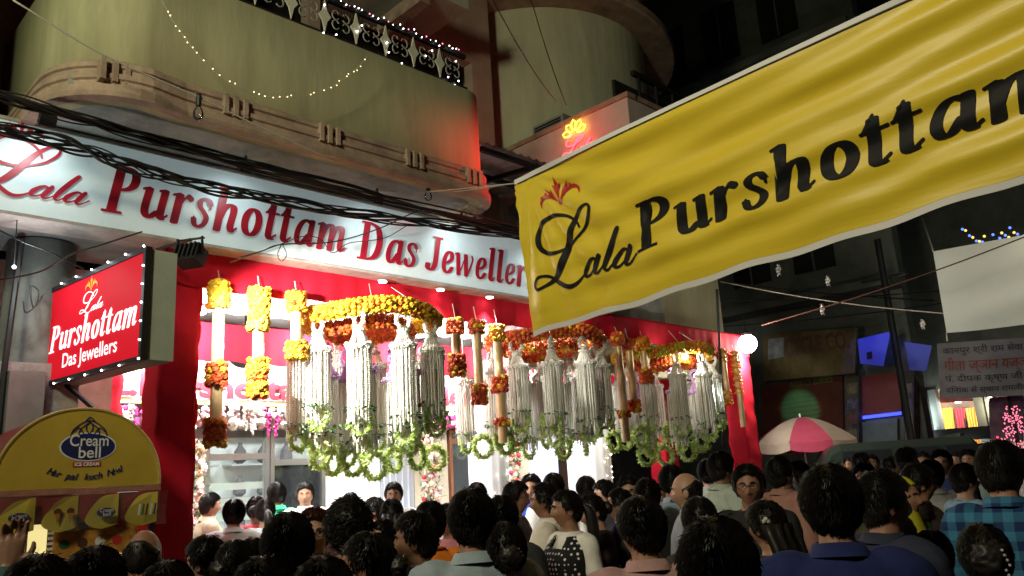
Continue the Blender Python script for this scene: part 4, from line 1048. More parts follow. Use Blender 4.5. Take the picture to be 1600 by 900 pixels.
bevel(MB().obox(CT(0, .45, .85), ctx*(CW-.01), cty*.45, V((0, 0, .46))).build('freezer_body', yel, ct), .02)
pst = M('orange_poster', (.55, .26, .05), .4, var=.5, vscale=14)
MB().obox(CT(.12, .04, 1.46), ctx*.24, cty*.004, V((0, 0, .13))).build('picture_poster', pst, ct)
for k in range(8): MB().add([CT(-.06+(k % 4)*.1+.03*cos(2*pi*q/10), .034, 1.41+(k//4)*.1+.03*sin(2*pi*q/10)) for q in range(10)], [tuple(range(10))]).build('poster_print', (leafd, rpr, wp_, M('choc_print'))[(k*3) % 4], ct)
MB().obox(CT(-.2, .06, 1.45), ctx*.05, cty*.004, V((0, 0, .13))).build('lit_window', EM('lit_cart_window', (1, .85, .35), .9), ct)
vn = MB()
for k in range(7): vn.obox(CT(-.11, .05, 1.36+k*.03), ctx*.035, cty*.004, V((0, 0, .008)))
vn.build('louvre', wp_, ct)
for x in (-.42, .42):
    w = MB(); c = CT(x, .5, .3)
    for k in range(18):
        a = 2*pi*k/18; b = 2*pi*(k+1)/18; w.bar(c+cty*.28*cos(a)+V((0, 0, .28*sin(a))), c+cty*.28*cos(b)+V((0, 0, .28*sin(b))), .035)
        if k % 3 == 0: w.bar(c, c+cty*.27*cos(a)+V((0, 0, .27*sin(a))), .012)
    w.build('wheel', iron, ct)
MB().grid(lambda u, v: CT(-CW-.01+(2*CW+.04)*u, -.075-.02*sin(u*9+v*3), ZF-.04-.19*v+.02*sin(u*11)*v), 24, 6).build('plastic_sheet', glassy('clear_plastic', (.97, .97, .97), .10, .04, .08), ct, smooth=True)

# ------------------------------------------------------------------ pink and white umbrella of a street vendor
UC = V((13.3, 6.45, 0)); UT = 2.40; UR = .86
um = thing('vendor_umbrella', 'pink and white panelled vendor umbrella open over the crowd', 'umbrella', tuple(UC))
upk = translucent(M('pink_umbrella_cloth', (.58, .08, .16), .8, var=.2, vscale=4), (.5, .05, .12), .35); uwh = translucent(M('white_umbrella_cloth', (.60, .50, .42), .8, var=.2, vscale=4, dirt=.15), (.5, .38, .3), .35)
for k in range(8):
    a0, a1 = 2*pi*k/8+.2, 2*pi*(k+1)/8+.2
    def fn(u, v, a0=a0, a1=a1):
        am = a0+(a1-a0)*u; sag = 1-.045*sin(u*pi)*v
        return UC+V((UR*v*sag*cos(am), UR*v*sag*sin(am), UT-.42*v**1.75-.03*sin(u*pi)*v+.012*mnoise.noise(V((u*4+a0, v*5, a0)))*v))
    g = MB().grid(fn, 6, 8).build('panel', (upk, uwh)[k % 2], um, smooth=True)
    def fv(u, v, a0=a0, a1=a1):
        b = fn(u, 1); return b+V((0, 0, -(.13+.03*sin(u*pi))*v))+V((cos(a0+(a1-a0)*u), sin(a0+(a1-a0)*u), 0))*(.012*sin(u*9)*v)
    MB().grid(fv, 8, 2).build('valance', (upk, uwh)[k % 2], g, smooth=True)
    MB().tube([UC+V((UR*v*cos(a0), UR*v*sin(a0), UT-.42*v**1.75-.012)) for v in (0, .25, .5, .75, 1)], .006, 5).build('rib', iron, um)
MB().tube([UC, UC+V((0, 0, UT+.06))], .016, 8).build('pole', M('white_pole', (.7, .7, .7), .4), um)
MB().lathe([(.25, 0), (.22, .06), (.05, .09)], tuple(UC), 16).build('base', iron, um)
# ------------------------------------------------------------------ street lamps, several of them added out of view for their light
def unseen_flood(loc, aim, power, col, label, spot=95, blend=.7, size=.15):
    t = thing('unseen_flood', label, 'flood lamp', tuple(loc)); l = V(loc); d = (V(aim)-l).normalized(); sd = V((-d.y, d.x, 0)).normalized(); up = sd.cross(d)
    MB().obox(l, d*.08, sd*.20, up*.14).build('housing', iron, t); MB().obox(l+d*.083, d*.003, sd*.17, up*.11).build('glass', EM('flood_'+label[:6], col, 6), t)
    MB().tube([l-d*.08, l-d*.5+V((0, 0, -.1)), V((l.x-d.x*.6, l.y-d.y*.6, 0))], .05, 8).build('pole', iron, t)
    lamp('SPOT', l+d*.1, power, col, aim, size, spot, blend, parent=t)
unseen_flood((-3.0, 1.6, 5.6), (3.9, 3.2, 4.0), 1180, (1, .93, .66), 'warm flood lamp on a pole across the street', 104, .9, .5)  # unseen flood, added to light the banner, facade, cart and crowd
unseen_flood((14.5, -2.0, 6.0), (20, 9, 3.2), 260, (.85, 1, .85), 'pale green flood lamp on a pole far down the street', 110, .8)  # unseen flood, added to brighten the dark walls beyond the canopy
lp = onY(22, 417, 5.95); t = thing('small_led_lamp', 'small white lamp on a wire beside the grey round column', 'lamp', tuple(lp)); MB().ball(lp, .012, 8, 6).build('globe', EM('tiny_led', (.85, .93, 1), 14), t); MB().tube([lp, lp+V((0, .05, .5))], .004, 4).build('flex', iron, t); lamp('POINT', lp+V((.03, -.06, -.03)), 9, (.85, .95, 1), size=.03, parent=t)
unseen_flood((-2.6, 3.4, 6.0), (2.4, 5.2, 5.0), 110, (.5, 1, .25), 'green flood lamp on a pole left of the balcony', 75, .8)
rl = V((6.1, 4.35, 4.25))  # hidden red source, added to redden the right end of the balcony
t = thing('added_red_lamp', 'red lamp added out of sight behind the yellow banner', 'lamp', tuple(rl))
MB().ball(rl, .05, 12, 8).build('globe', EM('added_red_globe', (1, .03, .03), 10), t); MB().tube([rl+V((0, 0, .05)), rl+V((.1, .4, .5)), (6.9, 5.58, 4.9)], .01, 6).build('bracket', iron, t)
lamp('SPOT', rl+V((-.13, .04, .05)), 150, (1, .06, .05), V((5.05, 5.3, 4.6)), .06, 50, 1., parent=t)
unseen_flood((14.0, .8, 5.6), (13.2, 6.3, 2.0), 260, (1, .80, .55), 'amber flood lamp on a pole down the street', 100, .8)  # unseen flood, added to warm the umbrella and the crowd near it

# ------------------------------------------------------------------ buildings closing the street on the right
def onx_slab(mb, pts, X, th=.06, mi=0):
    """picture quad (tl, tr, br, bl) laid on the plane x = X with thickness behind it"""
    q = [onX(*p, X) for p in pts]; b = [v+V((th, 0, 0)) for v in q]
    return mb.add(q+b, [(3, 2, 1, 0), (4, 5, 6, 7), (0, 1, 5, 4), (1, 2, 6, 5), (2, 3, 7, 6), (3, 0, 4, 7)], mi)
dwall = M('dark_street_wall', (.16, .17, .14), .9, var=.3, vscale=1.2, dirt=.5)
ex1 = thing('cycle_shop_building', 'dark concrete building with old cycle shop boards beyond the canopy', 'building', (21, 10, 0))
EX = 20.0; ey0 = onX(1440, 640, EX).y
MB().box((EX+.1, ey0, 0), (EX+.5, 18, 17)).build('wall', dwall, ex1)
for k in range(3):
    MB().box((EX-.8, ey0-.1, 5.6+k*3.4), (EX+.099, 17.9, 5.8+k*3.4)).build('floor_slab', dwall, ex1)
    for y in (8.2, 10.0, 11.8, 13.6):
        w_ = MB().box((EX+.04, y, 6.5+k*3.4), (EX+.099, y+1.1, 8.3+k*3.4)).build('window', darkopen, ex1)
        MB().box((EX+.0, y+.53, 6.5+k*3.4), (EX+.039, y+.57, 8.3+k*3.4)).build('mullion', dwall, w_)
wl = MB(); onx_slab(wl, [(1092, 132), (1137, 112), (1137, 134), (1092, 154)], EX-.1, .05); wl = wl.build('lit_window', EM('cold_window', (.55, .75, 1), .12), ex1)
for k in range(4): x = 1092+k*15; mb = MB(); onx_slab(mb, [(x-1.5, 133-k*6.7), (x+1.5, 132-k*6.7), (x+1.5, 153-k*6.7), (x-1.5, 154-k*6.7)], EX-.13, .02); mb.build('mullion', iron, wl)
brd = MB(); onx_slab(brd, [(1192, 522), (1338, 512), (1336, 583), (1194, 596)], EX-.9, .08)
olds = thing('cycle_shop_board', 'faded ochre cycle company board over the bike shutter', 'signboard', tuple(onX(1265, 590, EX-.9)))
brd.build('board', M('ochre_board', (.20, .15, .05), .7, var=.5, vscale=2, dirt=.5), olds)
fcy = lambda x, y: onX(x, y, EX-.93)
def pxtext(txt, xa, ya, xb, yb, h, X, bold=0.):
    """lettering laid on plane x = X with its base line from picture point a to b"""
    a, b = onX(xa, ya, X), onX(xb, yb, X); e = (b-a); L = e.length; e.normalize(); hm = (onX(xa, ya, X)-onX(xa, ya-h, X)).length
    return sans(txt, lambda x, y: a+e*x+V((0, 0, y)), size=hm/.72, bold=bold, x0=0, x1=L)
pxtext('CYCLE CO.', 1228, 556, 1328, 543, 26, EX-.93, .02).build('lettering', M('faded_red_letters', (.16, .06, .05), .7), olds)
pk = MB(); onx_slab(pk, [(1200, 530), (1224, 527), (1224, 558), (1200, 562)], EX-.92, .015); pk.build('torn_patch', M('pale_torn_paper', (.35, .36, .36), .8, var=.5, vscale=6), olds)
sh1 = MB(); onx_slab(sh1, [(1190, 604), (1316, 586), (1318, 688), (1190, 702)], EX-.05, .08)
shu = thing('bike_shop_shutter', 'rust red bike shop shutter lit green beyond the right red post', 'shutter', tuple(onX(1255, 700, EX)))
sh1.build('sheet', M('rust_red_shutter', (.20, .055, .035), .6, var=.35, vscale=2, dirt=.3), shu)
for k in range(12):
    yy = 612+k*7.4; mb = MB(); onx_slab(mb, [(1191, yy+.6), (1316, yy-16), (1316, yy-14.8), (1191, yy+1.8)], EX-.075, .02); mb.build('rib', M('rust_red_shutter'), shu)
pxtext('ARKO BIKES', 1233, 607, 1302, 596, 10, EX-.09, .006).build('lettering', M('olive_letters', (.20, .22, .05), .6), shu)
sh2 = MB(); onx_slab(sh2, [(1346, 588), (1408, 580), (1408, 646), (1346, 652)], EX-.1, .1)
s2 = thing('dark_red_shop_panel', 'dark red shop panel with a thin blue light strip', 'shop panel', tuple(onX(1376, 652, EX)))
sh2.build('panel', M('dark_red_panel', (.22, .03, .035), .5, var=.2), s2)
st2 = MB(); onx_slab(st2, [(1348, 650), (1408, 643), (1408, 648), (1348, 655)], EX-.14, .03); st2.build('blue_strip', EM('blue_strip', (.05, .08, 1), 2.2), s2)
sh3 = MB(); onx_slab(sh3, [(1346, 660), (1402, 653), (1402, 722), (1346, 726)], EX-.08, .08)
s3 = thing('grey_roller_shutter', 'grey green roller shutter closed below the blue strip', 'shutter', tuple(onX(1374, 722, EX)))
sh3.build('sheet', M('grey_green_shutter', (.17, .21, .20), .6, var=.2), s3)
for k in range(9): yy = 665+k*6.4; mb = MB(); onx_slab(mb, [(1347, yy+.5), (1402, yy-5.5), (1402, yy-4.5), (1347, yy+1.5)], EX-.1, .015); mb.build('slat', M('grey_green_shutter'), s3)
for x0, x1, nm in ((1320, 1342, 'poster covered brick pillar between the two shutters'), (1412, 1428, 'thin poster covered pillar beside the dark red panel')):
    t = thing('street_pillar', nm, 'pillar', tuple(onX((x0+x1)/2, 722, EX-.3))); mb = MB(); onx_slab(mb, [(x0, 580), (x1, 577), (x1, 724), (x0, 727)], EX-.3, .35); mb.build('shaft', M('mottled_pillar', (.14, .12, .09), .85, var=.8, vscale=3, dirt=.5), t)
    for k in range(5): yy = 600+k*24; mb = MB(); onx_slab(mb, [(x0+3, yy), (x1-3, yy-2), (x1-3, yy+14), (x0+3, yy+16)], EX-.31, .008); mb.build('torn_poster', M('torn_poster_%d' % (k % 3), ((.25, .22, .15), (.2, .2, .22), (.28, .12, .1))[k % 3], .8, var=.6, vscale=9), t)
for q, nm in (([(1340, 530), (1392, 518), (1380, 572), (1344, 568)], 'blue lit cloth with a dark spot under the cycle board'), ([(1413, 534), (1456, 540), (1447, 580), (1421, 578)], 'dim blue lit cloth beside the street pole')):
    c = onX(sum(p[0] for p in q)/4, sum(p[1] for p in q)/4, EX-1.2)
    t = thing('blue_cloth', nm, 'cloth', tuple(c)); mb = MB(); onx_slab(mb, q, EX-1.2, .01); mb.build('sheet', M('pale_blue_cloth', (.16, .20, .75), .9), t)
    lamp('SPOT', c+V((-1.3, -.1, .9)), 42 if 'spot' in nm else 10, (.05, .07, 1), c, .05, 50, .3, parent=t, name='blue_lamp')
    if 'spot' in nm: mb = MB(); onx_slab(mb, [(1354, 551), (1362, 549), (1363, 560), (1355, 562)], EX-1.22, .01); mb.build('dark_emblem', darkopen, t)
c = onX(1250, 640, EX-.05)
lamp('SPOT', c+V((-2.5, .0, .6)), 150, (.1, 1, .45), c, .05, 26, .6, name='green_lamp')
for nm, px, X in (('tall dark street pole before the dim blue cloth', 1431, 18.5),):
    p = onX(px, 725, X); t = thing('street_pole', nm, 'pole', (p.x, p.y, 0)); MB().tube([(p.x, p.y, 0), (p.x, p.y, 6.5)], [.09, .07], 10).build('shaft', iron, t); MB().bar((p.x, p.y-.5, 5.6), (p.x, p.y+.5, 5.6), .06).build('crossarm', iron, t)
# far building with the lit drapery stall
ex2 = thing('far_market_building', 'dark market building far down the street over the drapery stall', 'building', (29, 4, 0))
FX = 27.0
a, b = onX(1432, 640, FX), onX(1700, 640, FX); zt = onX(1480, 606, FX).z
MB().box((FX, b.y, zt), (FX+4, a.y+1.2, 15)).build('upper_wall', dwall, ex2)
MB().box((FX+2.4, b.y, 0), (FX+2.5, a.y+1.2, zt)).build('stall_back_wall', M('warm_stall_wall', (.5, .36, .25), .8), ex2)
for px in (1431, 1452, 1463, 1535, 1553): p = onX(px, 660, FX); MB().box((FX-.05, p.y-.12, 0), (FX+.3, p.y+.12, zt)).build('pier', dwall, ex2)
mb = MB(); onx_slab(mb, [(1455, 672), (1560, 664), (1560, 684), (1455, 692)], FX-.4, .3); mb.build('counter_board', M('dark_counter', (.05, .045, .04), .7), ex2)
mb = MB(); onx_slab(mb, [(1468, 605), (1530, 600), (1530, 626), (1468, 630)], FX+.4, .05); mb.build('stall_sign', M('red_stall_sign', (.4, .1, .08), .6, var=.5, vscale=3), ex2)
for k, (px, c) in enumerate(((1484, (.75, .38, .06)), (1503, (.35, .05, .06)), (1521, (.75, .38, .06)))):
    t = thing('stall_drape', ('wide orange drape hanging in the far lit stall', 'dark red drape between orange drapes in the far stall', 'narrow orange drape hanging in the far lit stall')[k], 'drape', tuple(onX(px, 680, FX+1.6)))
    c0, c1 = onX(px-13, 638, FX+1.6), onX(px+13, 680, FX+1.6)
    MB().grid(lambda u, v: V((FX+1.6+.05*sin(u*24), c0.y+(c1.y-c0.y)*u*(1-.35*v*(1-v)*2), c0.z+(c1.z-1-c0.z)*v)), 24, 5).build('cloth', cloth_lite('drape%d' % k, c) if False else M('drape_%d' % k, c, .8), t, smooth=True)
for px, py, pw, r, col, nm in ((1437, 636, 25, .11, (.8, .95, 1), 'cool white lamp on the near pier of the far stall'), (1456, 643, 35, .22, (1, .80, .5), 'warm glowing lamp inside the far stall'), (1496, 624, 40, .13, (.95, .95, 1), 'white lamp over the orange drapes'), (1547, 624, 20, .08, (1, .85, .65), 'small lamp on the far pier beyond the drapes'), (1448, 670, 20, .13, (.75, .85, 1), 'bluish lamp low at the far stall counter'), (1513, 686, 8, .07, (.9, .95, 1), 'small white lamp low before the stall counter')):
    p = onX(px, py, FX+(.8 if pw > 30 else -.3)); t = thing('stall_lamp', nm, 'lamp', tuple(p)); MB().ball(p, r, 12, 8).build('globe', EM('stall_globe_%d' % px, col, 7), t); MB().tube([p+V((0, 0, r)), p+V((0, 0, .6))], .02, 5).build('flex', iron, t)
    lamp('POINT', p+V((-.05, 0, -r-.1)), pw*3, col, size=.15, parent=t)
# roadside awnings and the pink light tree
for px0, px1, y0, y1, X, c, nm in ((1392, 1500, 682, 712, 21, (.10, .20, .10), 'low green awning along the far road'), (1470, 1500, 676, 690, 22, (.45, .5, .45), 'small pale board standing above the green awning')):
    t = thing('awning', nm, 'awning', tuple(onX(px0, y1, X))); mb = MB(); onx_slab(mb, [(px0, y0+5), (px1, y0), (px1, y1-6), (px0, y1)], X, .3); mb.build('sheet', M('awning_'+nm[:5], c, .8, var=.3), t)
    p = onX((px0+px1)/2, y1, X); MB().box((X+.1, p.y-.05, 0), (X+.2, p.y+.05, p.z+.1)).build('prop', iron, t)
pt = onX(1590, 690, 20); t = thing('pink_light_tree', 'tree shaped frame covered with pink fairy lights at the roadside', 'light tree', (pt.x, pt.y, 0))
MB().tube([(pt.x, pt.y, 0), (pt.x, pt.y, pt.z+1.0)], [.06, .03], 8).build('trunk', iron, t)
mb = MB(); random.seed(3)
for k in range(170): a = random.random()*6.3; z = random.uniform(-.2, .75); r = (.26*(1.1-z)+.04)*random.random()**.5; mb.ball((pt.x+r*cos(a), pt.y+r*sin(a), pt.z+z), .016, 5, 4)
mb.build('lights', EM('pink_fairy', (1, .22, .33), 1.6), t, kind='stuff')
random.seed(8)
for nm, (pa, pb), X, cols in (('string of coloured bulbs over the green awning', ((1395, 705), (1570, 690)), 19.5, ((.1, 1, .4), (1, .05, .08), (.1, .15, 1))), ('string of blue and gold bulbs above the blank white banner', ((1505, 362), (1598, 356)), 17, ((.1, .2, 1), (.8, .5, .1)))):
    a, b = onX(*pa, X), onX(*pb, X); t = thing('bulb_string', nm, 'light string', tuple(a)); pts = [a+(b-a)*(k/20)+V((0, 0, -.25*sin(k/20*pi)+random.uniform(-.2, .2))) for k in range(21)]
    MB().tube(pts, .008, 4).build('wire', iron, t)
    for k, p in enumerate(pts): MB().ball(p+V((-.02, 0, -.02)), .026, 6, 5).build('bulb', EM('bulb_%d_%s' % (k % len(cols), nm[:18]), cols[k % len(cols)], 2.2), t)
# parked van
vp = dep(1372, 722, 12.5); vz = dep(1372, 691, 12.5).z
vn_ = thing('parked_van', 'dark green van parked among the crowd beyond the umbrella', 'van', (vp.x, vp.y, 0)); vpaint = M('dark_green_paint', (.022, .035, .03), .3, var=.1, spec=.6)
va_ = atan2(vp.y, vp.x)-pi/2+radians(10); vx, vy = V((cos(va_), sin(va_), 0)), V((-sin(va_), cos(va_), 0)); VP = lambda x, y, z: V((vp.x, vp.y, 0))+vx*x+vy*y+V((0, 0, z))
def vring(y, prof): return [VP(y, -w, z) for w, z in prof]+[VP(y, w, z) for w, z in prof[::-1]]
sec = [(-1.35, .75, .95), (-1.2, .78, 1.15), (-.75, .76, vz-.06), (-.6, .74, vz), (1.2, .74, vz), (1.4, .76, vz-.25), (1.45, .78, 1.0)]
MB().loft([vring(y, [(w, .35), (w+.02, .8), (w, 1.1), (w-.10, max(1.12, zt_-.10)), (w-.2, max(1.16, zt_))]) for y, w, zt_ in sec]).build('body', vpaint, vn_, smooth=False)
for y0, y1 in ((-.6, .05), (.15, .7), (.8, 1.3)): MB().obox(VP((y0+y1)/2, -.735, (1.2+vz-.12)/2), vx*((y1-y0)/2), vy*.02, V((0, 0, (vz-.32-1.0)/2))).build('window', M('van_glass', (.02, .025, .03), .08), vn_)
for x in (-.8, 1.0):
    for s in (-.72, .72):
        c = VP(x, s, .3); MB().loft([[c+vy*q+vx*.3*cos(2*pi*k/20)+V((0, 0, .3*sin(2*pi*k/20))) for k in range(20)] for q in (-.1, .1)]).build('wheel', iron, vn_)
for s in (-.55, .55): MB().ball(VP(-1.36, s, .75), .08, 10, 8).build('headlight', M('headlight', (.6, .6, .6), .1), vn_)
# ------------------------------------------------------------------ blank white banner and printed banner hung across the street
def hung_cloth(name, label, q, D, mt, sag=.06, fold_=.03, nu=50, nv=16):
    Q = [dep(*p, d) for p, d in zip(q, D)]; t = thing(name, label, 'banner', tuple(Q[3])); n = (Q[1]-Q[0]).cross(Q[3]-Q[0]).normalized()
    def fn(u, v, off=0.): a = Q[0]+(Q[1]-Q[0])*u; b = Q[3]+(Q[2]-Q[3])*u; return a+(b-a)*v+n*(fold_*(sin(u*9+v*4)+.5*sin(v*13+u*3))+off)+V((0, 0, -sag*sin(u*pi)*v))
    MB().grid(fn, nu, nv).build('cloth', mt, t, smooth=True); return t, fn, Q
t, fn, Q = hung_cloth('blank_banner', 'blank pale banner strung across the street beyond the yellow banner', [(1458, 393), (1720, 345), (1740, 480), (1479, 520)], (13, 12, 12, 13), M('pale_blank_cloth', (.66, .73, .70), .8, var=.06, vscale=1))
MB().tube([Q[0], dep(1448, 362, 15), dep(1440, 340, 18)], .012, 5).build('cord', cordm, t); MB().tube([Q[3], dep(1480, 533, 13)], .012, 5).build('cord', cordm, t)
t, fn, Q = hung_cloth('printed_banner', 'greyish banner with rows of red and dark Hindi print over the far road', [(1464, 537), (1680, 522), (1690, 608), (1470, 622)], (17, 16.5, 16.5, 17), M('lilac_grey_cloth', (.28, .25, .27), .8, var=.2, vscale=1), .05, .02)
dpr = M('dark_hindi_print', (.05, .04, .06), .7); rdp = M('red_hindi_print', (.40, .06, .04), .7)
_w = lambda x, y: fn(x, 1-y, -.02)
for txt, y0, sz, mt, x1 in (('\u0915\u093e\u0928\u092a\u0941\u0930 \u0936\u094d\u0930\u0940 \u0930\u093e\u092e \u0938\u0947\u0935\u093e \u092e\u0902\u0921\u0932 \u0926\u094d\u0935\u093e\u0930\u093e', .80, .16, dpr, .96), ('\u0917\u0940\u0924\u093e \u091c\u094d\u091e\u093e\u0928 \u092f\u091c\u094d\u091e - \u0938\u0924\u094d\u0938\u0902\u0917', .50, .26, rdp, .96), ('\u092a\u0902. \u0926\u0940\u092a\u0915 \u0915\u0943\u0937\u094d\u0923 \u091c\u0940 \u092e\u0939\u093e\u0930\u093e\u091c', .30, .15, dpr, .85), ('\u0926\u093f\u0928\u093e\u0902\u0915 \u0938\u0947 \u0938\u094d\u0925\u093e\u0928 \u0930\u093e\u092e\u0932\u0940\u0932\u093e \u092e\u0948\u0926\u093e\u0928', .10, .14, dpr, .8)):
    sans(txt, _w, size=sz, x0=.04, x1=x1, y0=y0).build('printed_line', mt, t)
t2, fn2, Q2 = hung_cloth('hanging_poster', 'dim lilac poster sheet hanging below the printed banner', [(1545, 622), (1600, 616), (1600, 690), (1548, 694)], (18, 18, 18, 18), M('lilac_poster', (.22, .17, .22), .8, var=.5, vscale=3), 0, .02, 16, 10)
# ------------------------------------------------------------------ cables, cords and bulbs
def wire(name, label, pts, r, mt, cat='wire', n=5, par=None):
    P = catmull([tuple(p) for p in pts], 8); t = thing(name, label, cat, tuple(pts[0])); MB().tube(P, r, n).build('strand', mt, t, smooth=True); return t
rubber = M('black_rubber', (.012, .012, .012), .55)
random.seed(31)
for nm, path, n, Yc in (('upper bundle of twisted black cables sagging across the white board', [(-60, 132), (75, 172), (230, 214), (420, 264), (600, 311), (815, 363), (900, 385)], 12, 5.42), ('lower bundle of twisted black cables sagging across the white board', [(-60, 190), (100, 224), (200, 258), (330, 292), (500, 326), (660, 347), (820, 370), (900, 392)], 11, 5.50)):
    t = thing('cable_bundle', nm, 'cables', tuple(onY(*path[0], Yc))); base = [onY(*p, Yc) for p in path]
    for k in range(n):
        ph = random.random()*6.3; rr = random.uniform(.008, .032); fq = random.uniform(3, 7); P = catmull([tuple(p) for p in base], 14); out = []
        for i, p in enumerate(P): p = V(p); out.append(p+V((0, rr*cos(ph+i*fq*.05), rr*1.25*sin(ph+i*fq*.045)+.012*sin(i*.11+k))))
        MB().tube(out, random.uniform(.005, .010), 5).build('cable', rubber, t, smooth=True)
def pw(pts, Y): return [onY(x, y, Y) for x, y in pts]
wire('slack_cable', 'thin black cable looping before the word in the middle of the white board', pw([(375, 402), (410, 392), (440, 382), (520, 378), (590, 358), (640, 335), (690, 318)], 5.8), .006, rubber)
wire('slack_cable', 'second thin black cable tangled before the middle of the white board', pw([(360, 410), (440, 381), (470, 370), (500, 373), (520, 395), (545, 380), (600, 372), (640, 350)], 5.78), .004, rubber)
wire('slack_cable', 'small loop of thin black cable hanging under the middle of the board', pw([(440, 381), (434, 398), (440, 408), (448, 398), (442, 383)], 5.77), .004, rubber)
wire('sagging_wire', 'black wire running from the grey column to the red box sign', pw([(-20, 440), (60, 425), (110, 398), (160, 382), (222, 362)], 5.7), .006, rubber)
wire('sagging_wire', 'black wire crossing the grey column towards the box sign top', pw([(-20, 350), (30, 375), (80, 395), (130, 420)], 5.75), .006, rubber)
wire('sagging_wire', 'loop of grey wire hanging on the grey column', pw([(36, 470), (40, 488), (55, 478), (60, 455), (48, 448), (52, 480), (66, 462)], 6.15), .005, rubber)
bw = wire('bulb_wire', 'pale wire with a clear bulb crossing the cream balcony', pw([(20, 0), (160, 85), (310, 152), (420, 205), (520, 250)], 4.9), .006, cordm)
clear = glassy('clear_bulb_glass', (.95, .95, .95), .15, .03)
def clear_bulb(px, py, Y, lb):
    p = onY(px, py, Y); t = thing('clear_bulb', lb, 'bulb', tuple(p)); MB().lathe([(.018, .03), (.02, .10), (.014, .12)], tuple(p), 10).build('holder', rubber, t)
    MB().lathe([(.004, -.075), (.028, -.06), (.036, -.03), (.028, .0), (.014, .03)], tuple(p), 14).build('glass', clear, t, smooth=True)
clear_bulb(310, 172, 4.9, 'unlit clear bulb hanging before the balcony cornice'); clear_bulb(669, 302, 5.3, 'unlit clear bulb hanging under the balcony corner'); clear_bulb(749, 332, 5.5, 'small unlit bulb beside the balcony end near the banner')
wire('pale_cord', 'pale cord stretched under the balcony to the banner corner', [onY(575, 298, 5.6), onY(700, 300, 5.3), bmap(0, .98)], .004, cordm)
fs_ = [(250, -5), (275, 40), (330, 108), (385, 142), (430, 152), (480, 148), (520, 134), (552, 112), (576, 86)]
P = catmull([tuple(p) for p in pw(fs_, 5.0)], 8); t = thing('fairy_string', 'warm fairy light string looping across the cream balcony', 'light string', tuple(P[0])); MB().tube(P, .003, 4).build('wire', cordm, t)
fb = EM('amber_fairy', (1, .72, .35), 5)
for k, p in enumerate(P[::1]): MB().ball(V(p)+V((random.uniform(-.01, .01), -.01, random.uniform(-.012, .012))), .0042, 5, 4).build('bulb', fb, t) if random.random() < .6 else 0
t = thing('railing_light_string', 'white and pink fairy lights wound along the balcony railing', 'light string', (4, 5.2, BZ1+.38)); lw, lp_ = EM('white_fairy', (1, .93, .9), 9), EM('rose_fairy', (1, .2, .35), 5); pts = []
x = 3.1
while x < BX1-.28: pts.append((x, ry-.035+random.uniform(-.01, .02), BZ1+.40+random.uniform(-.025, .02))); x += random.uniform(.03, .075)
MB().tube(pts, .003, 4).build('wire', rubber, t)
for k, p in enumerate(pts): MB().ball(p, .0065, 5, 4).build('bulb', lp_ if k % 4 == 3 else lw, t)
for k in range(14): MB().ball((random.uniform(3.0, BX1-.3), ry-.05, BZ1+random.uniform(.0, .3)), .0075, 5, 4).build('bulb', lw, t)
for px0, py0, px1, py1, d0, d1, nm, mt, r in ((1125, 440, 1475, 490, 14, 13, 'pale wire running to the blank banner edge', cordm, .010), (1190, 508, 1640, 355, 12, 11, 'reddish wire rising past the blank banner', M('reddish_cable', (.22, .09, .07), .7), .010), (1120, 452, 1130, 700, 11.5, 11.5, 'drop cable behind the right red post', rubber, .02), (1040, 470, 1470, 455, 16, 18, 'black wire across the dark wall', rubber, .015), (1050, 430, 1460, 470, 16, 18, 'second black wire across the dark wall', rubber, .015), (1100, 512, 1500, 470, 17, 18, 'low black wire over the cycle board', rubber, .015), (770, 0, 870, 160, 6.5, 9, 'thin wire dropping past the sunshade slab', rubber, .005), (830, 0, 885, 165, 7.5, 9, 'second thin wire dropping past the sunshade slab', rubber, .005)):
    a, b = dep(px0, py0, d0), dep(px1, py1, d1); wire('overhead_wire', nm, [a, (a*2+b)/3-V((0, 0, .06)), (a+b*2)/3-V((0, 0, .06)), b], r, mt)
for px, py, d, nm in ((1215, 414, 12, 'torn white plastic scrap caught below the yellow banner'), (1292, 432, 13, 'thin plastic strip dangling from a wire'), (1283, 476, 12.4, 'small white scrap caught on the reddish wire'), (1440, 500, 13, 'white scrap hanging at the pale wire end')):
    p = dep(px, py, d); mb = MB().grid(lambda u, v: p+V((.03*sin(u*9+v*4)+.03*(u-.5), .03*cos(v*7+u*5)+.03*(u-.5), -.16*v+.02*sin(u*11))), 6, 8); mb.build('plastic_scrap', M('plastic_scrap', (.6, .6, .58), .5), label=nm, cat='scrap', smooth=True)
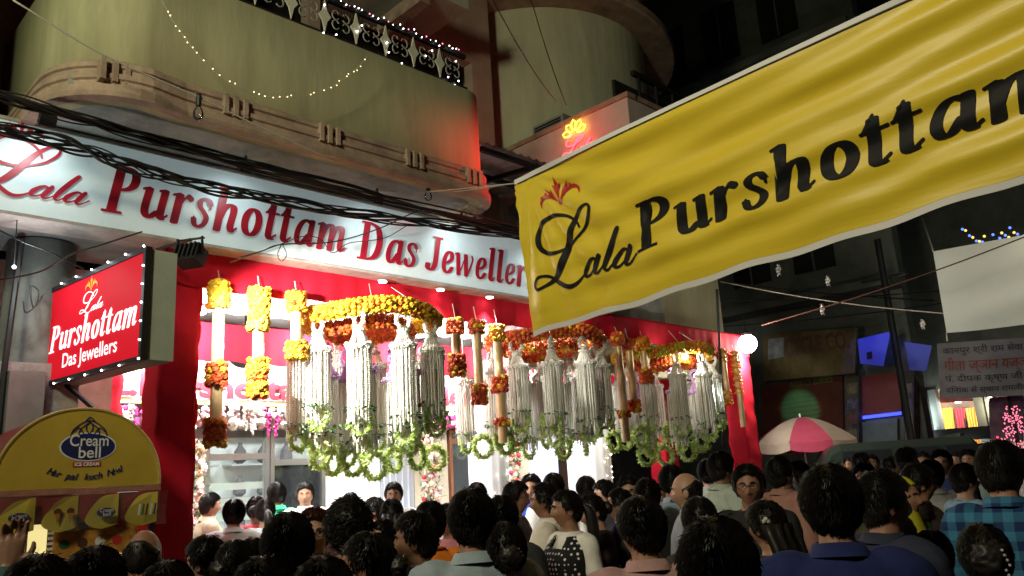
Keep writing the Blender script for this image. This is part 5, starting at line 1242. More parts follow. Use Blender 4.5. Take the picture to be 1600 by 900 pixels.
# ------------------------------------------------------------------ people
def sst(a, b, x):
    t = max(0., min(1., (x-a)/(b-a))); return t*t*(3-2*t)
def ga(x, s): return exp(-(x/s)**2)
HC = V((0, .012, 1.585))                       # head centre of a 1.70 m figure facing +Y
def head_pt(d, fem=False):
    ax, ay, az = .0745, .094, .116
    r = 1/sqrt((d.x/ax)**2+(d.y/ay)**2+(d.z/az)**2); p = d*r
    x, y, z = p; front = sst(-.01, .05, y)
    jw = sst(-.015, -.105, z); x *= 1-(.30 if fem else .22)*jw
    if y < 0: y *= 1-.30*sst(-.03, -.11, z)
    else: y *= 1-.06*sst(.0, -.1, z)
    x *= 1-.06*sst(.05, .11, z)
    # brow, sockets, nose, lips, chin, cheeks
    y += front*(.005*ga(z-.026, .010)*ga(x, .055)-.011*(ga(abs(x)-.031, .016)*ga(z-.007, .011)))
    nz = sst(.028, -.030, z)*sst(-.052, -.036, z)
    y += front*(.025*nz*ga(x, .0095+.006*sst(0, -.04, z)))
    y += front*(.0065*ga(x, .020)*(ga(z+.060, .006)+.9*ga(z+.075, .007))-.004*ga(x, .024)*ga(z+.0675, .003))
    y += front*(.007*ga(x, .018)*ga(z+.101, .014)+.004*ga(abs(x)-.045, .016)*ga(z+.022, .018))
    return V((x, y, z))
def dirs(n, m):
    for j in range(m+1):
        ph = -pi/2+pi*j/m
        for i in range(n): yield j, i, V((cos(ph)*sin(2*pi*i/n), cos(ph)*cos(2*pi*i/n), sin(ph)))
def sphere_mesh(fn, n=44, m=34, keep=None):
    mb = MB(); vs = []; kp = []
    for j, i, d in dirs(n, m): vs.append(fn(d)); kp.append(True if keep is None else keep(d))
    fs = []
    for j in range(m):
        for i in range(n):
            f = (j*n+i, j*n+(i+1) % n, (j+1)*n+(i+1) % n, (j+1)*n+i)
            if all(kp[q] for q in f): fs.append(f[::-1])
    return mb.add(vs, fs)
def rot_head(p, hy, hp):
    q = Matrix.Rotation(hy, 3, 'Z') @ Matrix.Rotation(hp, 3, 'X') @ (V(p)-V((0, 0, 1.50))); return q+V((0, 0, 1.50))
def limb(mb, pts, rad, n=12):
    P = catmull([tuple(p)+(r,) for p, r in zip(pts, rad)], 5); mb.tube([q[:3] for q in P], [q[3] for q in P], n)
ARMS = {  # shoulder -> elbow -> wrist -> palm direction, for the side x>0 (mirrored for the other)
 'down': ((.235, -.02, 1.11), (.25, .06, .86), (.0, .25, -1)),
 'fold': ((.225, -.01, 1.12), (.06, .20, 1.06), (-1, .25, -.15)),
 'phone': ((.22, .06, 1.13), (.09, .28, 1.20), (-.35, .7, .55)),
 'raise': ((.30, .14, 1.42), (.24, .24, 1.66), (-.1, .15, 1)),
 'hip': ((.36, -.06, 1.14), (.21, .07, 1.0), (-.8, .3, -.3)),
}
def hand(mb, w, d, sg, elbow):
    w = V(w); d = V(d).normalized(); f = (w-V(elbow)).normalized()
    side = d.cross(V((0, 1, 0)) if abs(d.y) < .8 else V((1, 0, 0))).normalized()*sg; nrm = side.cross(d).normalized()*sg
    palm = w+d*.045
    mb.loft([[w+d*s+(side*cos(a)*a_+nrm*sin(a)*b_) for a in [2*pi*k/10 for k in range(10)]] for s, a_, b_ in ((-.02, .024, .020), (.02, .032, .017), (.06, .041, .015), (.095, .040, .012))])
    for k, (o, L) in enumerate(((.030, .070), (.010, .080), (-.011, .075), (-.031, .058))):
        b = w+d*.088+side*o; c1 = b+d*L*.45+side*o*.12+nrm*.004; c2 = c1+d*L*.32-nrm*.012; c3 = c2+d*L*.26-nrm*.016
        mb.tube([b-d*.02, b, c1, c2, c3], [.010, .0098, .009, .0085, .006], 8)
    b = w+d*.02+side*.030; mb.tube([b, b+d*.025+side*.026-nrm*.006, b+d*.052+side*.034-nrm*.012, b+d*.072+side*.032-nrm*.016], [.012, .0115, .0105, .007], 8)
TORSO_M = [(.80, .150, .105, .0), (.93, .165, .115, .0), (1.05, .150, .103, .0), (1.20, .165, .115, .005), (1.32, .178, .112, .0), (1.39, .150, .090, -.008), (1.43, .095, .070, -.012), (1.46, .060, .058, -.008), (1.50, .055, .056, .0), (1.56, .052, .055, .006)]
TORSO_F = [(.80, .160, .110, .0), (.92, .172, .120, .0), (1.05, .130, .095, .0), (1.18, .145, .112, .012), (1.27, .155, .122, .020), (1.36, .145, .090, -.002), (1.42, .085, .062, -.012), (1.46, .050, .050, -.008), (1.50, .047, .049, .0), (1.56, .045, .048, .006)]
def torso_rings(tab, off=0., n=28, z0=None, z1=None, power=2.4, fat=1.0):
    P = catmull(tab, 4); R = []
    for z, a, b, y in P:
        if z0 is not None and z < z0: continue
        if z1 is not None and z > z1: continue
        row = []
        bel = fat if z < 1.25 else 1+(fat-1)*sst(1.4, 1.25, z)
        for k in range(n):
            t = 2*pi*k/n; c, s = cos(t), sin(t)
            row.append((( a*bel+off)*math.copysign(abs(c)**(2/power), c), y+(b*bel+off)*math.copysign(abs(s)**(2/power), s)*(1.12 if (s > 0 and bel > 1.02) else 1), z))
        R.append(row)
    return R
def remesh(mb, vox, name, mats, smooth=2, fnoise=0., cut=None):
    me = bpy.data.meshes.new(name); me.from_pydata(mb.v, [], mb.f)
    ob = bpy.data.objects.new(name, me)
    md = ob.modifiers.new('r', 'REMESH'); md.mode = 'VOXEL'; md.voxel_size = vox
    if smooth: sm_ = ob.modifiers.new('s', 'SMOOTH'); sm_.iterations = smooth; sm_.factor = .5
    out = evaluate(ob)
    bpy.data.objects.remove(ob); bpy.data.meshes.remove(me)
    if fnoise:
        nv = len(out.vertices); co = [0.]*(3*nv); no = [0.]*(3*nv); out.vertices.foreach_get('co', co); out.vertices.foreach_get('normal', no)
        for i in range(0, 3*nv, 3):
            x, y, z = co[i:i+3]; a = fnoise*(mnoise.noise((x*9, y*9, z*5))+.6*mnoise.noise((x*20+z*8, y*20, z*14)))
            co[i] += no[i]*a; co[i+1] += no[i+1]*a; co[i+2] += no[i+2]*a
        out.vertices.foreach_set('co', co); out.update()
    if cut is not None:
        bm = bmesh.new(); bm.from_mesh(out)
        bmesh.ops.delete(bm, geom=[v for v in bm.verts if cut(v.co)], context='VERTS'); bm.to_mesh(out); bm.free()
    out.name = name
    out.polygons.foreach_set('use_smooth', [True]*len(out.polygons))
    out.materials.clear()
    for mm in mats: out.materials.append(mm)
    return out
PC = {}
def arms_of(pose):
    return pose if isinstance(pose, tuple) else (pose, pose)
def body_mesh(fem, pose, hy, hp, vox):
    key = ('body', fem, pose, hy, hp, vox)
    if key in PC: return PC[key]
    mb = MB(); mb.loft(torso_rings(TORSO_F if fem else TORSO_M))
    hd = sphere_mesh(lambda d: rot_head(HC+head_pt(d, fem), hy, hp)); mb.merge(hd)
    for s in (1, -1):
        e = sphere_mesh(lambda d: rot_head(HC+V((s*(.074+.012*abs(d.y)*.6), -.008, -.012))+V((d.x*.011, d.y*.019, d.z*.032)), hy, hp), 12, 8); mb.merge(e)
    sh = .165 if fem else .185
    for s, ps in zip((1, -1), arms_of(pose)):
        el, wr, pd = ARMS[ps]; el = V((el[0]*s, *el[1:])); wr = V((wr[0]*s, *wr[1:])); pd = V((pd[0]*s, *pd[1:])); k = .86 if fem else 1
        S = V((s*sh, -.01, 1.375)); limb(mb, [V((s*.08, -.01, 1.37)), S, (S+el)/2+V((s*.005, 0, 0)), el, (el*2+wr)/3, wr], [.06*k, .062*k, .050*k, .040*k, .041*k, .027*k])
        hand(mb, wr, pd, s, el)
        limb(mb, [V((s*.085, 0, .93)), V((s*.095, .0, .75)), V((s*.10, .015, .48)), V((s*.10, -.01, .36)), V((s*.105, -.015, .09))], [.10, .085, .056, .058, .036], 14)
        limb(mb, [V((s*.105, -.05, .045)), V((s*.108, .02, .05)), V((s*.112, .12, .035)), V((s*.115, .18, .028))], [.038, .044, .038, .02], 10)
    me = remesh(mb, vox, 'body', [M('skin_1'), M('lips')], 1)
    # lips tint
    R = Matrix.Rotation(-hp, 3, 'X') @ Matrix.Rotation(-hy, 3, 'Z')
    for p in me.polygons:
        c = R @ (p.center-V((0, 0, 1.50)))+V((0, 0, 1.50))-HC
        if abs(c.x) < .025 and -.084 < c.z < -.054 and c.y > .07 and (c.x/.025)**2+((c.z+.0685)/.0145)**2 < 1: p.material_index = 1
    PC[key] = me; return me
def top_mesh(fem, pose, kind, fat=1.0):
    key = ('top', fem, pose, kind, fat)
    if key in PC: return PC[key]
    mb = MB(); tab = TORSO_F if fem else TORSO_M
    long = kind in ('kurta', 'dress'); off = .022 if kind in ('shirt', 'jacket', 'kurta') else .014
    if kind == 'jacket': off = .032
    zb = .46 if kind == 'dress' else .60 if kind == 'kurta' else .80
    rows = torso_rings(tab, off, z0=.81, z1=1.455, fat=fat)
    n = len(rows[0]); hem = []
    if long:
        for k in range(5):
            f = 1-k/5; z = zb+(.79-zb)*k/5
            hem.append([((.19+(.10 if kind == 'dress' else .02)*f+.018*sin(i*2*pi/n*7))*cos(2*pi*i/n), (.14+(.10 if kind == 'dress' else .03)*f+.018*sin(i*2*pi/n*7))*sin(2*pi*i/n), z) for i in range(n)])
    else: hem = [[(x*1.02, y*1.02, .76) for x, y, z in rows[0]]]
    mb.loft(hem+rows)
    sh = .165 if fem else .185
    slv = {'shirt': 1., 'jacket': 1., 'kurta': 1., 'tee': .42, 'half': .5, 'dress': .38, 'blouse': .35}[kind]
    for s, ps in zip((1, -1), arms_of(pose)):
        el, wr, pd = ARMS[ps]; el = V((el[0]*s, *el[1:])); wr = V((wr[0]*s, *wr[1:])); k = .86 if fem else 1
        S = V((s*sh, -.01, 1.375)); o = off*.9
        pts = [V((s*.08, -.01, 1.37)), S, (S+el)/2+V((s*.005, 0, 0)), el, (el*2+wr)/3, wr]; rad = [(.06*k)+o, .062*k+o, .052*k+o, .044*k+o, .043*k+o, .031*k+o]
        if slv < .9: pts = pts[:2]+[S+(el-S)*.4, S+(el-S)*min(.95, slv*1.9)]; rad = rad[:2]+[.056*k+o, .055*k+o*1.1]
        limb(mb, pts, rad, 14)
    me = remesh(mb, .014 if not long else .016, 'top', [M('cloth_x')], 2, .009)
    PC[key] = me; return me
def bottom_mesh(kind):
    key = ('bot', kind)
    if key in PC: return PC[key]
    mb = MB()
    if kind == 'trousers':
        mb.loft(torso_rings(TORSO_M, .010, z1=1.0))
        for s in (1, -1): limb(mb, [V((s*.085, 0, .93)), V((s*.095, .0, .75)), V((s*.10, .01, .48)), V((s*.10, -.005, .36)), V((s*.105, -.012, .07))], [.108, .098, .078, .074, .066], 14)
    else:
        n = 32; mb.loft([[((.15+.13*(1-z)+.02*sin(9*2*pi*i/n)*(1-z))*cos(2*pi*i/n), (.11+.13*(1-z)+.02*sin(9*2*pi*i/n)*(1-z))*sin(2*pi*i/n), .05+.95*z) for i in range(n)] for z in (0, .2, .4, .6, .8, 1)])
    me = remesh(mb, .018, 'bottom', [M('cloth_x')], 1, .005); PC[key] = me; return me
def collar_mesh(kind):
    key = ('collar', kind)
    if key in PC: return PC[key]
    mb = MB(); n = 28
    if kind == 'collar':
        rings = []
        for r, z in ((.070, 1.425), (.068, 1.462), (.066, 1.482), (.078, 1.476), (.096, 1.436)):
            rings.append([(r*sin(2*pi*k/n)*1.0, -.008+r*.98*cos(2*pi*k/n)-(.012 if r > .09 else 0), z+(.012 if r > .07 else 0)*cos(2*pi*k/n)*-1-(.03 if (r > .09 and abs(sin(2*pi*k/n)) < .5 and cos(2*pi*k/n) > 0) else 0)) for k in range(n)])
        mb.loft(rings, cap=False)
    else:
        mb.tube([(.078*sin(2*pi*k/n), -.006+.074*cos(2*pi*k/n), 1.438-.018*cos(2*pi*k/n)) for k in range(n+1)], .009, 6)
    me = mb.mesh('collar', [M('cloth_x')], True); PC[key] = me; return me
def hair_mesh(style, fem, rough=1.0):
    """local to the head pivot (0,0,1.50)"""
    key = ('hair', style, fem)
    if key in PC: return PC[key]
    st = random.getstate(); random.seed(hash_s(style)); piv = V((0, 0, 1.50))
    def edge(d):                       # >0 inside the hair
        az = abs(math.degrees(atan2(d.x, d.y))); el = math.degrees(math.asin(max(-1, min(1, d.z))))
        if style == 'bald': lim = 62 if az < 95 else 62-75*sst(95, 130, az); lim2 = None
        else:
            lim = 44-6*sst(0, 30, az) if az < 48 else 38-46*sst(48, 82, az) if az < 82 else -8-34*sst(88, 125, az)
            if style == 'receding': lim += 14*sst(70, 20, az)
        if style == 'bald':
            return max(-1, min(1, (az-74)/18, (14+.42*(az-74)-el)/14, (46-el)/12, (el+42-30*sst(110, 80, az))/9))
        return max(-1, min(1, (el-lim)/9))
    th = {'short': .015, 'thick': .015, 'curly': .019, 'bald': .008, 'receding': .016, 'bun': .013, 'pony': .013, 'long': .018, 'updo': .018}[style]
    def fn(d):
        e = edge(d); p = head_pt(d, fem); nz = .6*mnoise.noise(d*3.2+V((1.3, 7, 2)))+.35*mnoise.noise(d*11)
        if style == 'curly': nz = 1.1*mnoise.noise(d*7)+.9*mnoise.noise(d*17)
        t = (th*(.85+.22*nz)+.010*max(0, d.z)*(style in ('short', 'thick', 'curly'))) if e > 0 else 0
        t = t*sst(0, .7, e)-.010*sst(.15, -.5, e)
        return HC+p+p.normalized()*t-piv
    mb = sphere_mesh(fn, 56, 44, keep=lambda d: edge(d) > -.6)
    # loose strands that break the outline
    cnt = {'short': 7000, 'thick': 7000, 'curly': 5000, 'bald': 1500, 'receding': 5000, 'bun': 5000, 'pony': 5000, 'long': 5000, 'updo': 5000}[style]
    for k in range(cnt):
        d = V((random.gauss(0, 1), random.gauss(-.3, 1), random.gauss(.6, 1))).normalized()
        if edge(d) < .35: continue
        b = fn(d)+d*random.uniform(-.002, .003); t = (V((d.x*.7, d.y*.5+.25*max(0, d.z), -.8))+V((random.gauss(0, .07), random.gauss(0, .07), random.gauss(0, .07)))).normalized() if style not in ('curly',) else V((random.gauss(0, 1), random.gauss(0, 1), random.gauss(0, 1))).normalized()
        t = (t-d*t.dot(d)+d*(random.uniform(-.05, .04) if (k % 25 and style != 'curly') else random.uniform(.0, .25))).normalized(); L = random.uniform(.016, .036)*(1.2 if style in ('thick', 'curly') else 1); s = t.cross(d).normalized()*random.uniform(.0006, .0012)
        mb.add([b-d*.004-s, b-d*.004+s, b+t*L*.6+s*.6, b+t*L-d*.004], [(0, 1, 2), (0, 2, 3)])
    if style == 'bun': mb.merge(sphere_mesh(lambda d: HC+V((0, -.118, -.005))+V((d.x*.046, d.y*.036, d.z*.042))*(1+.30*mnoise.noise(d*4+V((3, 0, 0)))+.06*sin(d.z*16+d.x*6))-piv, 26, 20))
    if style == 'updo': mb.merge(sphere_mesh(lambda d: HC+V((0, -.085, .01))+V((d.x*.066, d.y*.052, d.z*.070))*(1+.25*mnoise.noise(d*4)+.05*sin(d.x*22+d.z*5))-piv, 34, 26))
    if style == 'pony':
        P = [(0, -.10, .10), (0, -.135, .06), (.005, -.15, -.03), (.01, -.155, -.13), (.0, -.15, -.24)]; Q = catmull([p+(r,) for p, r in zip(P, (.022, .036, .040, .034, .008))], 5); mb.tube([q[:3] for q in Q], [q[3] for q in Q], 12)
    if style == 'long':
        rows = []
        for k in range(9):
            f = k/8; z = .10-.40*f; rows.append([((.075+.020*f-.03*f*f)*1.25*sin(a)*(1+.06*sin(a*9)), -.045-.055*sst(0, .4, f)-(.055+.012*sin(a*11+f*3))*cos(a), z) for a in [radians(-100+200*i/18) for i in range(19)]]+[((.06)*sin(radians(95-190*i/8)), -.02-.055*sst(0, .4, f)-.01*cos(radians(95-190*i/8)), z) for i in range(9)])
        mb.loft(rows)
    random.setstate(st)
    me = mb.mesh('hair', [M('black_hair')], True); PC[key] = me; return me
def hash_s(s): return sum((i+3)*ord(c) for i, c in enumerate(s))
def eye_mesh():
    if 'eye' in PC: return PC['eye']
    mb = MB().ball((0, 0, 0), .0112, 12, 8)
    mb.add([(.0052*cos(2*pi*k/12), .0112, .0052*sin(2*pi*k/12)) for k in range(12)], [tuple(range(12))], 1)
    PC['eye'] = mb.mesh('eye', [M('eye_white', (.42, .39, .35), .3), M('iris', (.012, .008, .006), .2)], True); return PC['eye']
def brow_mesh(s):
    key = ('brow', s)
    if key in PC: return PC[key]
    mb = MB(); mb.tube([(s*.014, .096, .024), (s*.030, .094, .031), (s*.047, .082, .025)], [.0035, .004, .002], 5)
    PC[key] = mb.mesh('eyebrow', [M('black_hair')]); return PC[key]
def specs_mesh():
    if 'specs' in PC: return PC['specs']
    mb = MB()
    for s in (1, -1):
        mb.tube([(s*(.033+.024*cos(2*pi*k/16)), .104-.006*abs(cos(2*pi*k/16)), .006+.017*sin(2*pi*k/16)) for k in range(17)], .0018, 5); mb.tube([(s*.057, .098, .010), (s*.078, .05, .008), (s*.080, -.01, .004)], .0018, 5)
    mb.tube([(-.009, .106, .010), (.009, .106, .010)], .0018, 5); PC['specs'] = mb.mesh('spectacles', [M('black_frame', (.01, .01, .01), .3)]); return PC['specs']
def tache_mesh():
    if 'tache' in PC: return PC['tache']
    PC['tache'] = MB().tube([(-.028, .094, -.058), (-.014, .104, -.050), (0, .107, -.048), (.014, .104, -.050), (.028, .094, -.058)], [.002, .006, .0055, .006, .002], 6).mesh('moustache', [M('black_hair')]); return PC['tache']
M('black_hair', (.012, .009, .008), .5, var=.3, vscale=60, spec=.45, stretch=(1, 1, .25))
SK = [M('skin_1', (.33, .17, .105), .5, sub=.0, var=.06, vscale=20), M('skin_2', (.25, .125, .075), .5, var=.06, vscale=20), M('skin_3', (.42, .24, .155), .5, var=.05, vscale=20)]
M('lips', (.30, .10, .085), .45); M('cloth_x', (.3, .3, .3), .8)
def cloth(name, c, check=None, scale=18, dots=None, rough=.85):
    nm = 'cloth_'+name
    if nm in MATS: return MATS[nm]
    m = M(nm, c, rough, var=.12, vscale=14, bump=.15, bscale=160, spec=.2)
    nt = m.node_tree; b = nt.nodes['Principled BSDF']
    if check:
        tc = nt.nodes.new('ShaderNodeTexCoord'); sp = nt.nodes.new('ShaderNodeSeparateXYZ'); nt.links.new(tc.outputs['Object'], sp.inputs[0]); outs = []
        for ax, k in ((0, scale), (2, scale)):
            mu = nt.nodes.new('ShaderNodeMath'); mu.operation = 'MULTIPLY'; mu.inputs[1].default_value = k; nt.links.new(sp.outputs[ax], mu.inputs[0])
            f = nt.nodes.new('ShaderNodeMath'); f.operation = 'FRACT'; nt.links.new(mu.outputs[0], f.inputs[0]); g = nt.nodes.new('ShaderNodeMath'); g.operation = 'GREATER_THAN'; g.inputs[1].default_value = .5; nt.links.new(f.outputs[0], g.inputs[0]); outs.append(g)
        ad = nt.nodes.new('ShaderNodeMath'); ad.operation = 'ADD'; nt.links.new(outs[0].outputs[0], ad.inputs[0]); nt.links.new(outs[1].outputs[0], ad.inputs[1])
        hf = nt.nodes.new('ShaderNodeMath'); hf.operation = 'MULTIPLY'; hf.inputs[1].default_value = .5; nt.links.new(ad.outputs[0], hf.inputs[0])
        mx = nt.nodes.new('ShaderNodeMix'); mx.data_type = 'RGBA'; nt.links.new(hf.outputs[0], mx.inputs[0]); mx.inputs[6].default_value = (*c, 1); mx.inputs[7].default_value = (*check, 1); nt.links.new(mx.outputs[2], b.inputs['Base Color'])
    if dots:
        tc = nt.nodes.new('ShaderNodeTexCoord'); vo = nt.nodes.new('ShaderNodeTexVoronoi'); vo.inputs['Scale'].default_value = 34; vo.inputs['Randomness'].default_value = .15; nt.links.new(tc.outputs['Object'], vo.inputs['Vector'])
        g = nt.nodes.new('ShaderNodeMath'); g.operation = 'LESS_THAN'; g.inputs[1].default_value = .30; nt.links.new(vo.outputs['Distance'], g.inputs[0])
        mx = nt.nodes.new('ShaderNodeMix'); mx.data_type = 'RGBA'; nt.links.new(g.outputs[0], mx.inputs[0]); mx.inputs[6].default_value = (*c, 1); mx.inputs[7].default_value = (*dots, 1); nt.links.new(mx.outputs[2], b.inputs['Base Color'])
    return m
def mat_on(o, mt, slot=0):
    o.material_slots[slot].link = 'OBJECT'; o.material_slots[slot].material = mt
def person(px, py, D, rel, label, fem=False, top='shirt', col=(.3, .3, .3), hair='short', pose='down', hy=0, hp=0, skin=0, bottom='trousers', bcol=(.05, .05, .07), collar=None, check=None, scale=18, face=True, specs=False, tache=False, fat=1.0, vox=None, hmin=1.40, hmax=1.84, dots=None, ccol=None, floor=0., hcol=None):
    """a figure whose crown shows at picture point (px, py), D metres deep; rel = heading against the line of sight (0 = back view, 180 = facing us)"""
    p = dep(px, py, D); h = max(hmin, min(hmax, p.z-floor)); s = h/1.73
    sightaz = atan2(p.y, p.x); rz = sightaz+radians(rel)-pi/2
    t = thing('person', label, 'person', (p.x, p.y, floor), world_parts=False, rotz=rz, group=None); t.scale = (s, s, s)
    vox = vox or (.0075 if (D < 6 and face) else .012)
    hyr, hpr = radians(hy), radians(hp)
    b = obj_from(body_mesh(fem, pose, hyr, hpr, vox), 'body', t); mat_on(b, SK[skin])
    tm = cloth(label[:40], col, check, scale, dots)
    o = obj_from(top_mesh(fem, pose, top, fat), 'top' if top not in ('dress', 'kurta') else top, t); mat_on(o, tm)
    if collar is None: collar = 'collar' if top in ('shirt', 'half', 'jacket') else 'neckband' if top == 'tee' else None
    if collar: c = obj_from(collar_mesh('collar' if collar == 'collar' else 'band'), collar, o); mat_on(c, cloth(label[:36]+'_c', ccol) if ccol else tm)
    bo = obj_from(bottom_mesh(bottom), bottom, t); mat_on(bo, cloth('bottom_%.2f_%.2f_%.2f' % bcol, bcol))
    R = (0, 0, hyr)
    def hd(me, nm, loc=(0, 0, 0), par=t):
        q = obj_from(me, nm, par); Rm = Matrix.Rotation(hyr, 3, 'Z') @ Matrix.Rotation(hpr, 3, 'X')
        q.rotation_euler = Rm.to_euler(); q.location = V((0, 0, 1.50))+Rm @ (V(loc)); return q
    if hair: h_ = hd(hair_mesh(hair, fem), 'hair'); 
    if hair and hcol: mat_on(h_, M('hair_%.3f' % hcol[0], hcol, .45))
    if face:
        off = HC-V((0, 0, 1.50))
        for s_ in (1, -1): hd(eye_mesh(), 'eye', off+V((s_*.031, .0685, .006)))
        for s_ in (1, -1): hd(brow_mesh(s_), 'eyebrow', off)
        if specs: hd(specs_mesh(), 'spectacles', off)
        if tache: hd(tache_mesh(), 'moustache', off)
    return t
navyc = (.02, .03, .10)
# --- nearest row, seen from behind
person(735, 760, 3.0, 8, 'man with short black hair in pale blue shirt, back turned, biggest pale shirt', col=(.30, .36, .40), hair='short', face=False)
person(1000, 772, 2.9, 12, 'man in pale pink shirt seen from behind beside the woman in polka bodice', col=(.42, .25, .24), hair='short', hy=25, face=False)
person(1113, 803, 1.75, 0, 'dark haired head rising close before the man in pink shirt', col=(.03, .028, .03), hair='thick', face=False)
person(1290, 722, 2.45, 6, 'man in navy shirt with thick black hair, back turned, under the umbrella', col=(.018, .026, .11), hair='thick', face=False)
person(1553, 686, 3.45, -12, 'man in blue checked shirt with short black hair', col=(.05, .20, .34), check=(.012, .035, .11), scale=13, hair='short', hy=-22, face=False)
person(1530, 812, 2.55, 10, 'girl with pinned up bun and hair clips before the blue checked shirt', True, 'blouse', (.06, .05, .05), 'updo', face=False, hmin=1.3)
person(1368, 732, 3.0, -50, 'man in dark jacket with wavy hair turned towards the yellow scarf', col=(.03, .035, .06), top='jacket', hair='thick', hy=-15)
person(1405, 742, 4.6, -120, 'woman wearing a bright yellow head scarf and green top', True, 'kurta', (.12, .22, .03), None, bottom='skirt')
person(1427, 722, 4.9, -70, 'man in dark brown shirt reaching out beside the yellow scarf', col=(.035, .027, .022), hair='short', pose=('phone', 'down'))
person(1398, 800, 3.6, 5, 'boy in plain white tee shirt behind the dark jacket', top='tee', col=(.50, .55, .50), hair='short', face=False, hmin=1.3)
person(450, 797, 2.75, 5, 'head of black hair before the bespectacled man with red tinted hair', col=(.03, .03, .035), hair='thick', face=False)
person(545, 776, 3.1, 15, 'young man with curly black hair, back turned, before the white screen', col=(.04, .035, .035), hair='curly', top='tee', face=False)
person(491, 790, 3.9, 178, 'bespectacled man with reddish short hair facing the street', col=(.10, .07, .05), hair='short', specs=True, hcol=(.05, .012, .006), skin=2)
person(580, 822, 2.6, 70, 'woman with black bun and earring in dark dress turned to the cart', True, 'blouse', (.03, .028, .03), 'bun', skin=1)
person(652, 795, 3.4, 80, 'man in cream shirt with short black hair in profile before the orange shirt', col=(.58, .52, .42), hair='short', skin=1)
person(672, 780, 4.3, 15, 'person in orange shirt with dark bob, behind the cream shirt', True, 'tee', (.70, .19, .02), 'short', face=False)
person(788, 808, 2.95, 10, 'woman with low bun in olive top seen from behind', True, 'blouse', (.12, .12, .05), 'bun', face=False, skin=2)
person(783, 772, 4.3, 5, 'woman with cropped hair in dark top behind the olive top', True, 'tee', (.04, .04, .04), 'thick', face=False)
person(225, 818, 3.35, -25, 'balding man in grey checked shirt before the ice cream cart', col=(.10, .10, .11), check=(.05, .05, .06), scale=40, hair='bald', face=False, skin=1)
person(150, 850, 2.3, 5, 'black haired man raising his hand before the ice cream cart', col=(.05, .10, .10), hair='thick', pose=('down', 'raise'), face=False, skin=1, vox=.006)
person(62, 862, 2.0, 5, 'black haired head low beside the raised hand', col=(.03, .03, .03), hair='short', face=False)
person(262, 872, 2.3, -10, 'man in dark checked top low before the red post', col=(.05, .05, .06), hair='short', face=False)
person(325, 834, 3.6, 60, 'man with short hair in profile below the tan shirted shopkeeper', col=(.04, .04, .05), hair='short', skin=2)
person(365, 838, 3.5, -40, 'woman with parted hair in dark top before the pale blue dress', True, 'blouse', (.05, .04, .04), 'bun', face=True)
person(410, 866, 2.2, 0, 'dark haired head at the foot of the pale blue dress', col=(.03, .03, .03), hair='thick', face=False)
person(505, 866, 2.1, 5, 'dark haired head before the young man with curly hair', col=(.03, .03, .03), hair='thick', face=False)
person(395, 838, 4.6, 10, 'child with dark hair near the pale blue dress', col=(.05, .05, .06), hair='short', face=False, hmin=1.2)
# --- middle of the crowd, lit by the shop
person(852, 750, 5.2, 78, 'man in long white shirt in profile beside the polka bodice', col=(.74, .68, .60), hair='receding', skin=1, bcol=(.45, .40, .33), vox=.0065, tache=False)
person(886, 760, 4.75, 128, 'woman in white dress with black polka dot bodice and clasped hands', True, 'dress', (.74, .72, .66), 'pony', pose='fold', hy=-28, skin=0, bottom='skirt', bcol=(.6, .62, .56), vox=.0055)
person(930, 766, 5.2, 105, 'woman in peach sari over dark bodice behind the polka bodice', True, 'blouse', (.05, .03, .03), 'bun', pose='fold', hp=-14, skin=2, bottom='skirt', bcol=(.45, .18, .12))
person(803, 750, 6.0, -100, 'boy in glasses and printed dark tee shirt', top='tee', col=(.06, .045, .04), hair='short', specs=True, skin=0)
person(829, 739, 7.2, 172, 'man in bright blue jacket facing the street', top='jacket', col=(.02, .06, .35), hair='thick', skin=0)
person(864, 737, 7.0, 10, 'man in white shirt with his back turned at the lit panel', col=(.62, .62, .62), hair='short', face=False)
person(965, 759, 5.6, 75, 'woman in navy top with hair tied back looking up at the flowers', True, 'tee', (.02, .03, .08), 'bun', hp=10, skin=0)
person(982, 741, 6.0, 172, 'man in spectacles with white collar under dark jacket', col=(.05, .05, .07), top='jacket', hair='short', specs=True, ccol=(.7, .7, .7), skin=2)
person(1010, 745, 5.5, 20, 'man with dark hair in black shirt behind the spectacled man', col=(.03, .03, .03), hair='short', face=False)
person(1072, 732, 4.9, 80, 'balding man with moustache in profile below the green wreaths', col=(.30, .32, .36), hair='bald', tache=True, skin=2, vox=.0065)
person(1047, 724, 6.0, 15, 'man in pale blue shirt seen from behind at the rear red post', col=(.40, .48, .62), hair='short', face=False)
person(1090, 770, 3.6, 15, 'woman with loosely tied dark hair before the balding man', True, 'blouse', (.04, .035, .04), 'bun', face=False)
person(1122, 704, 6.2, -55, 'young man in pale green white shirt looking towards the umbrella', col=(.52, .60, .54), hair='short', skin=1, fat=1.05)
person(1105, 716, 7.2, 20, 'man in lilac shirt behind the pale green white shirt', col=(.45, .45, .55), hair='short', face=False)
person(1166, 723, 4.7, 176, 'man in black tee shirt and spectacles facing the street', top='tee', col=(.028, .028, .028), hair='thick', specs=True, skin=0, vox=.0065)
person(1217, 711, 5.9, -50, 'man in dusty pink shirt with upturned face by the umbrella', col=(.42, .22, .18), hair='short', hp=12, skin=1)
person(1195, 776, 3.5, 50, 'girl with long dark hair and a flower hair clip', True, 'blouse', (.05, .04, .03), 'long', skin=0, hmin=1.3)
person(1245, 716, 6.5, 30, 'woman in purple dress behind the navy shirt', True, 'kurta', (.28, .04, .22), 'long', face=False, bottom='skirt')
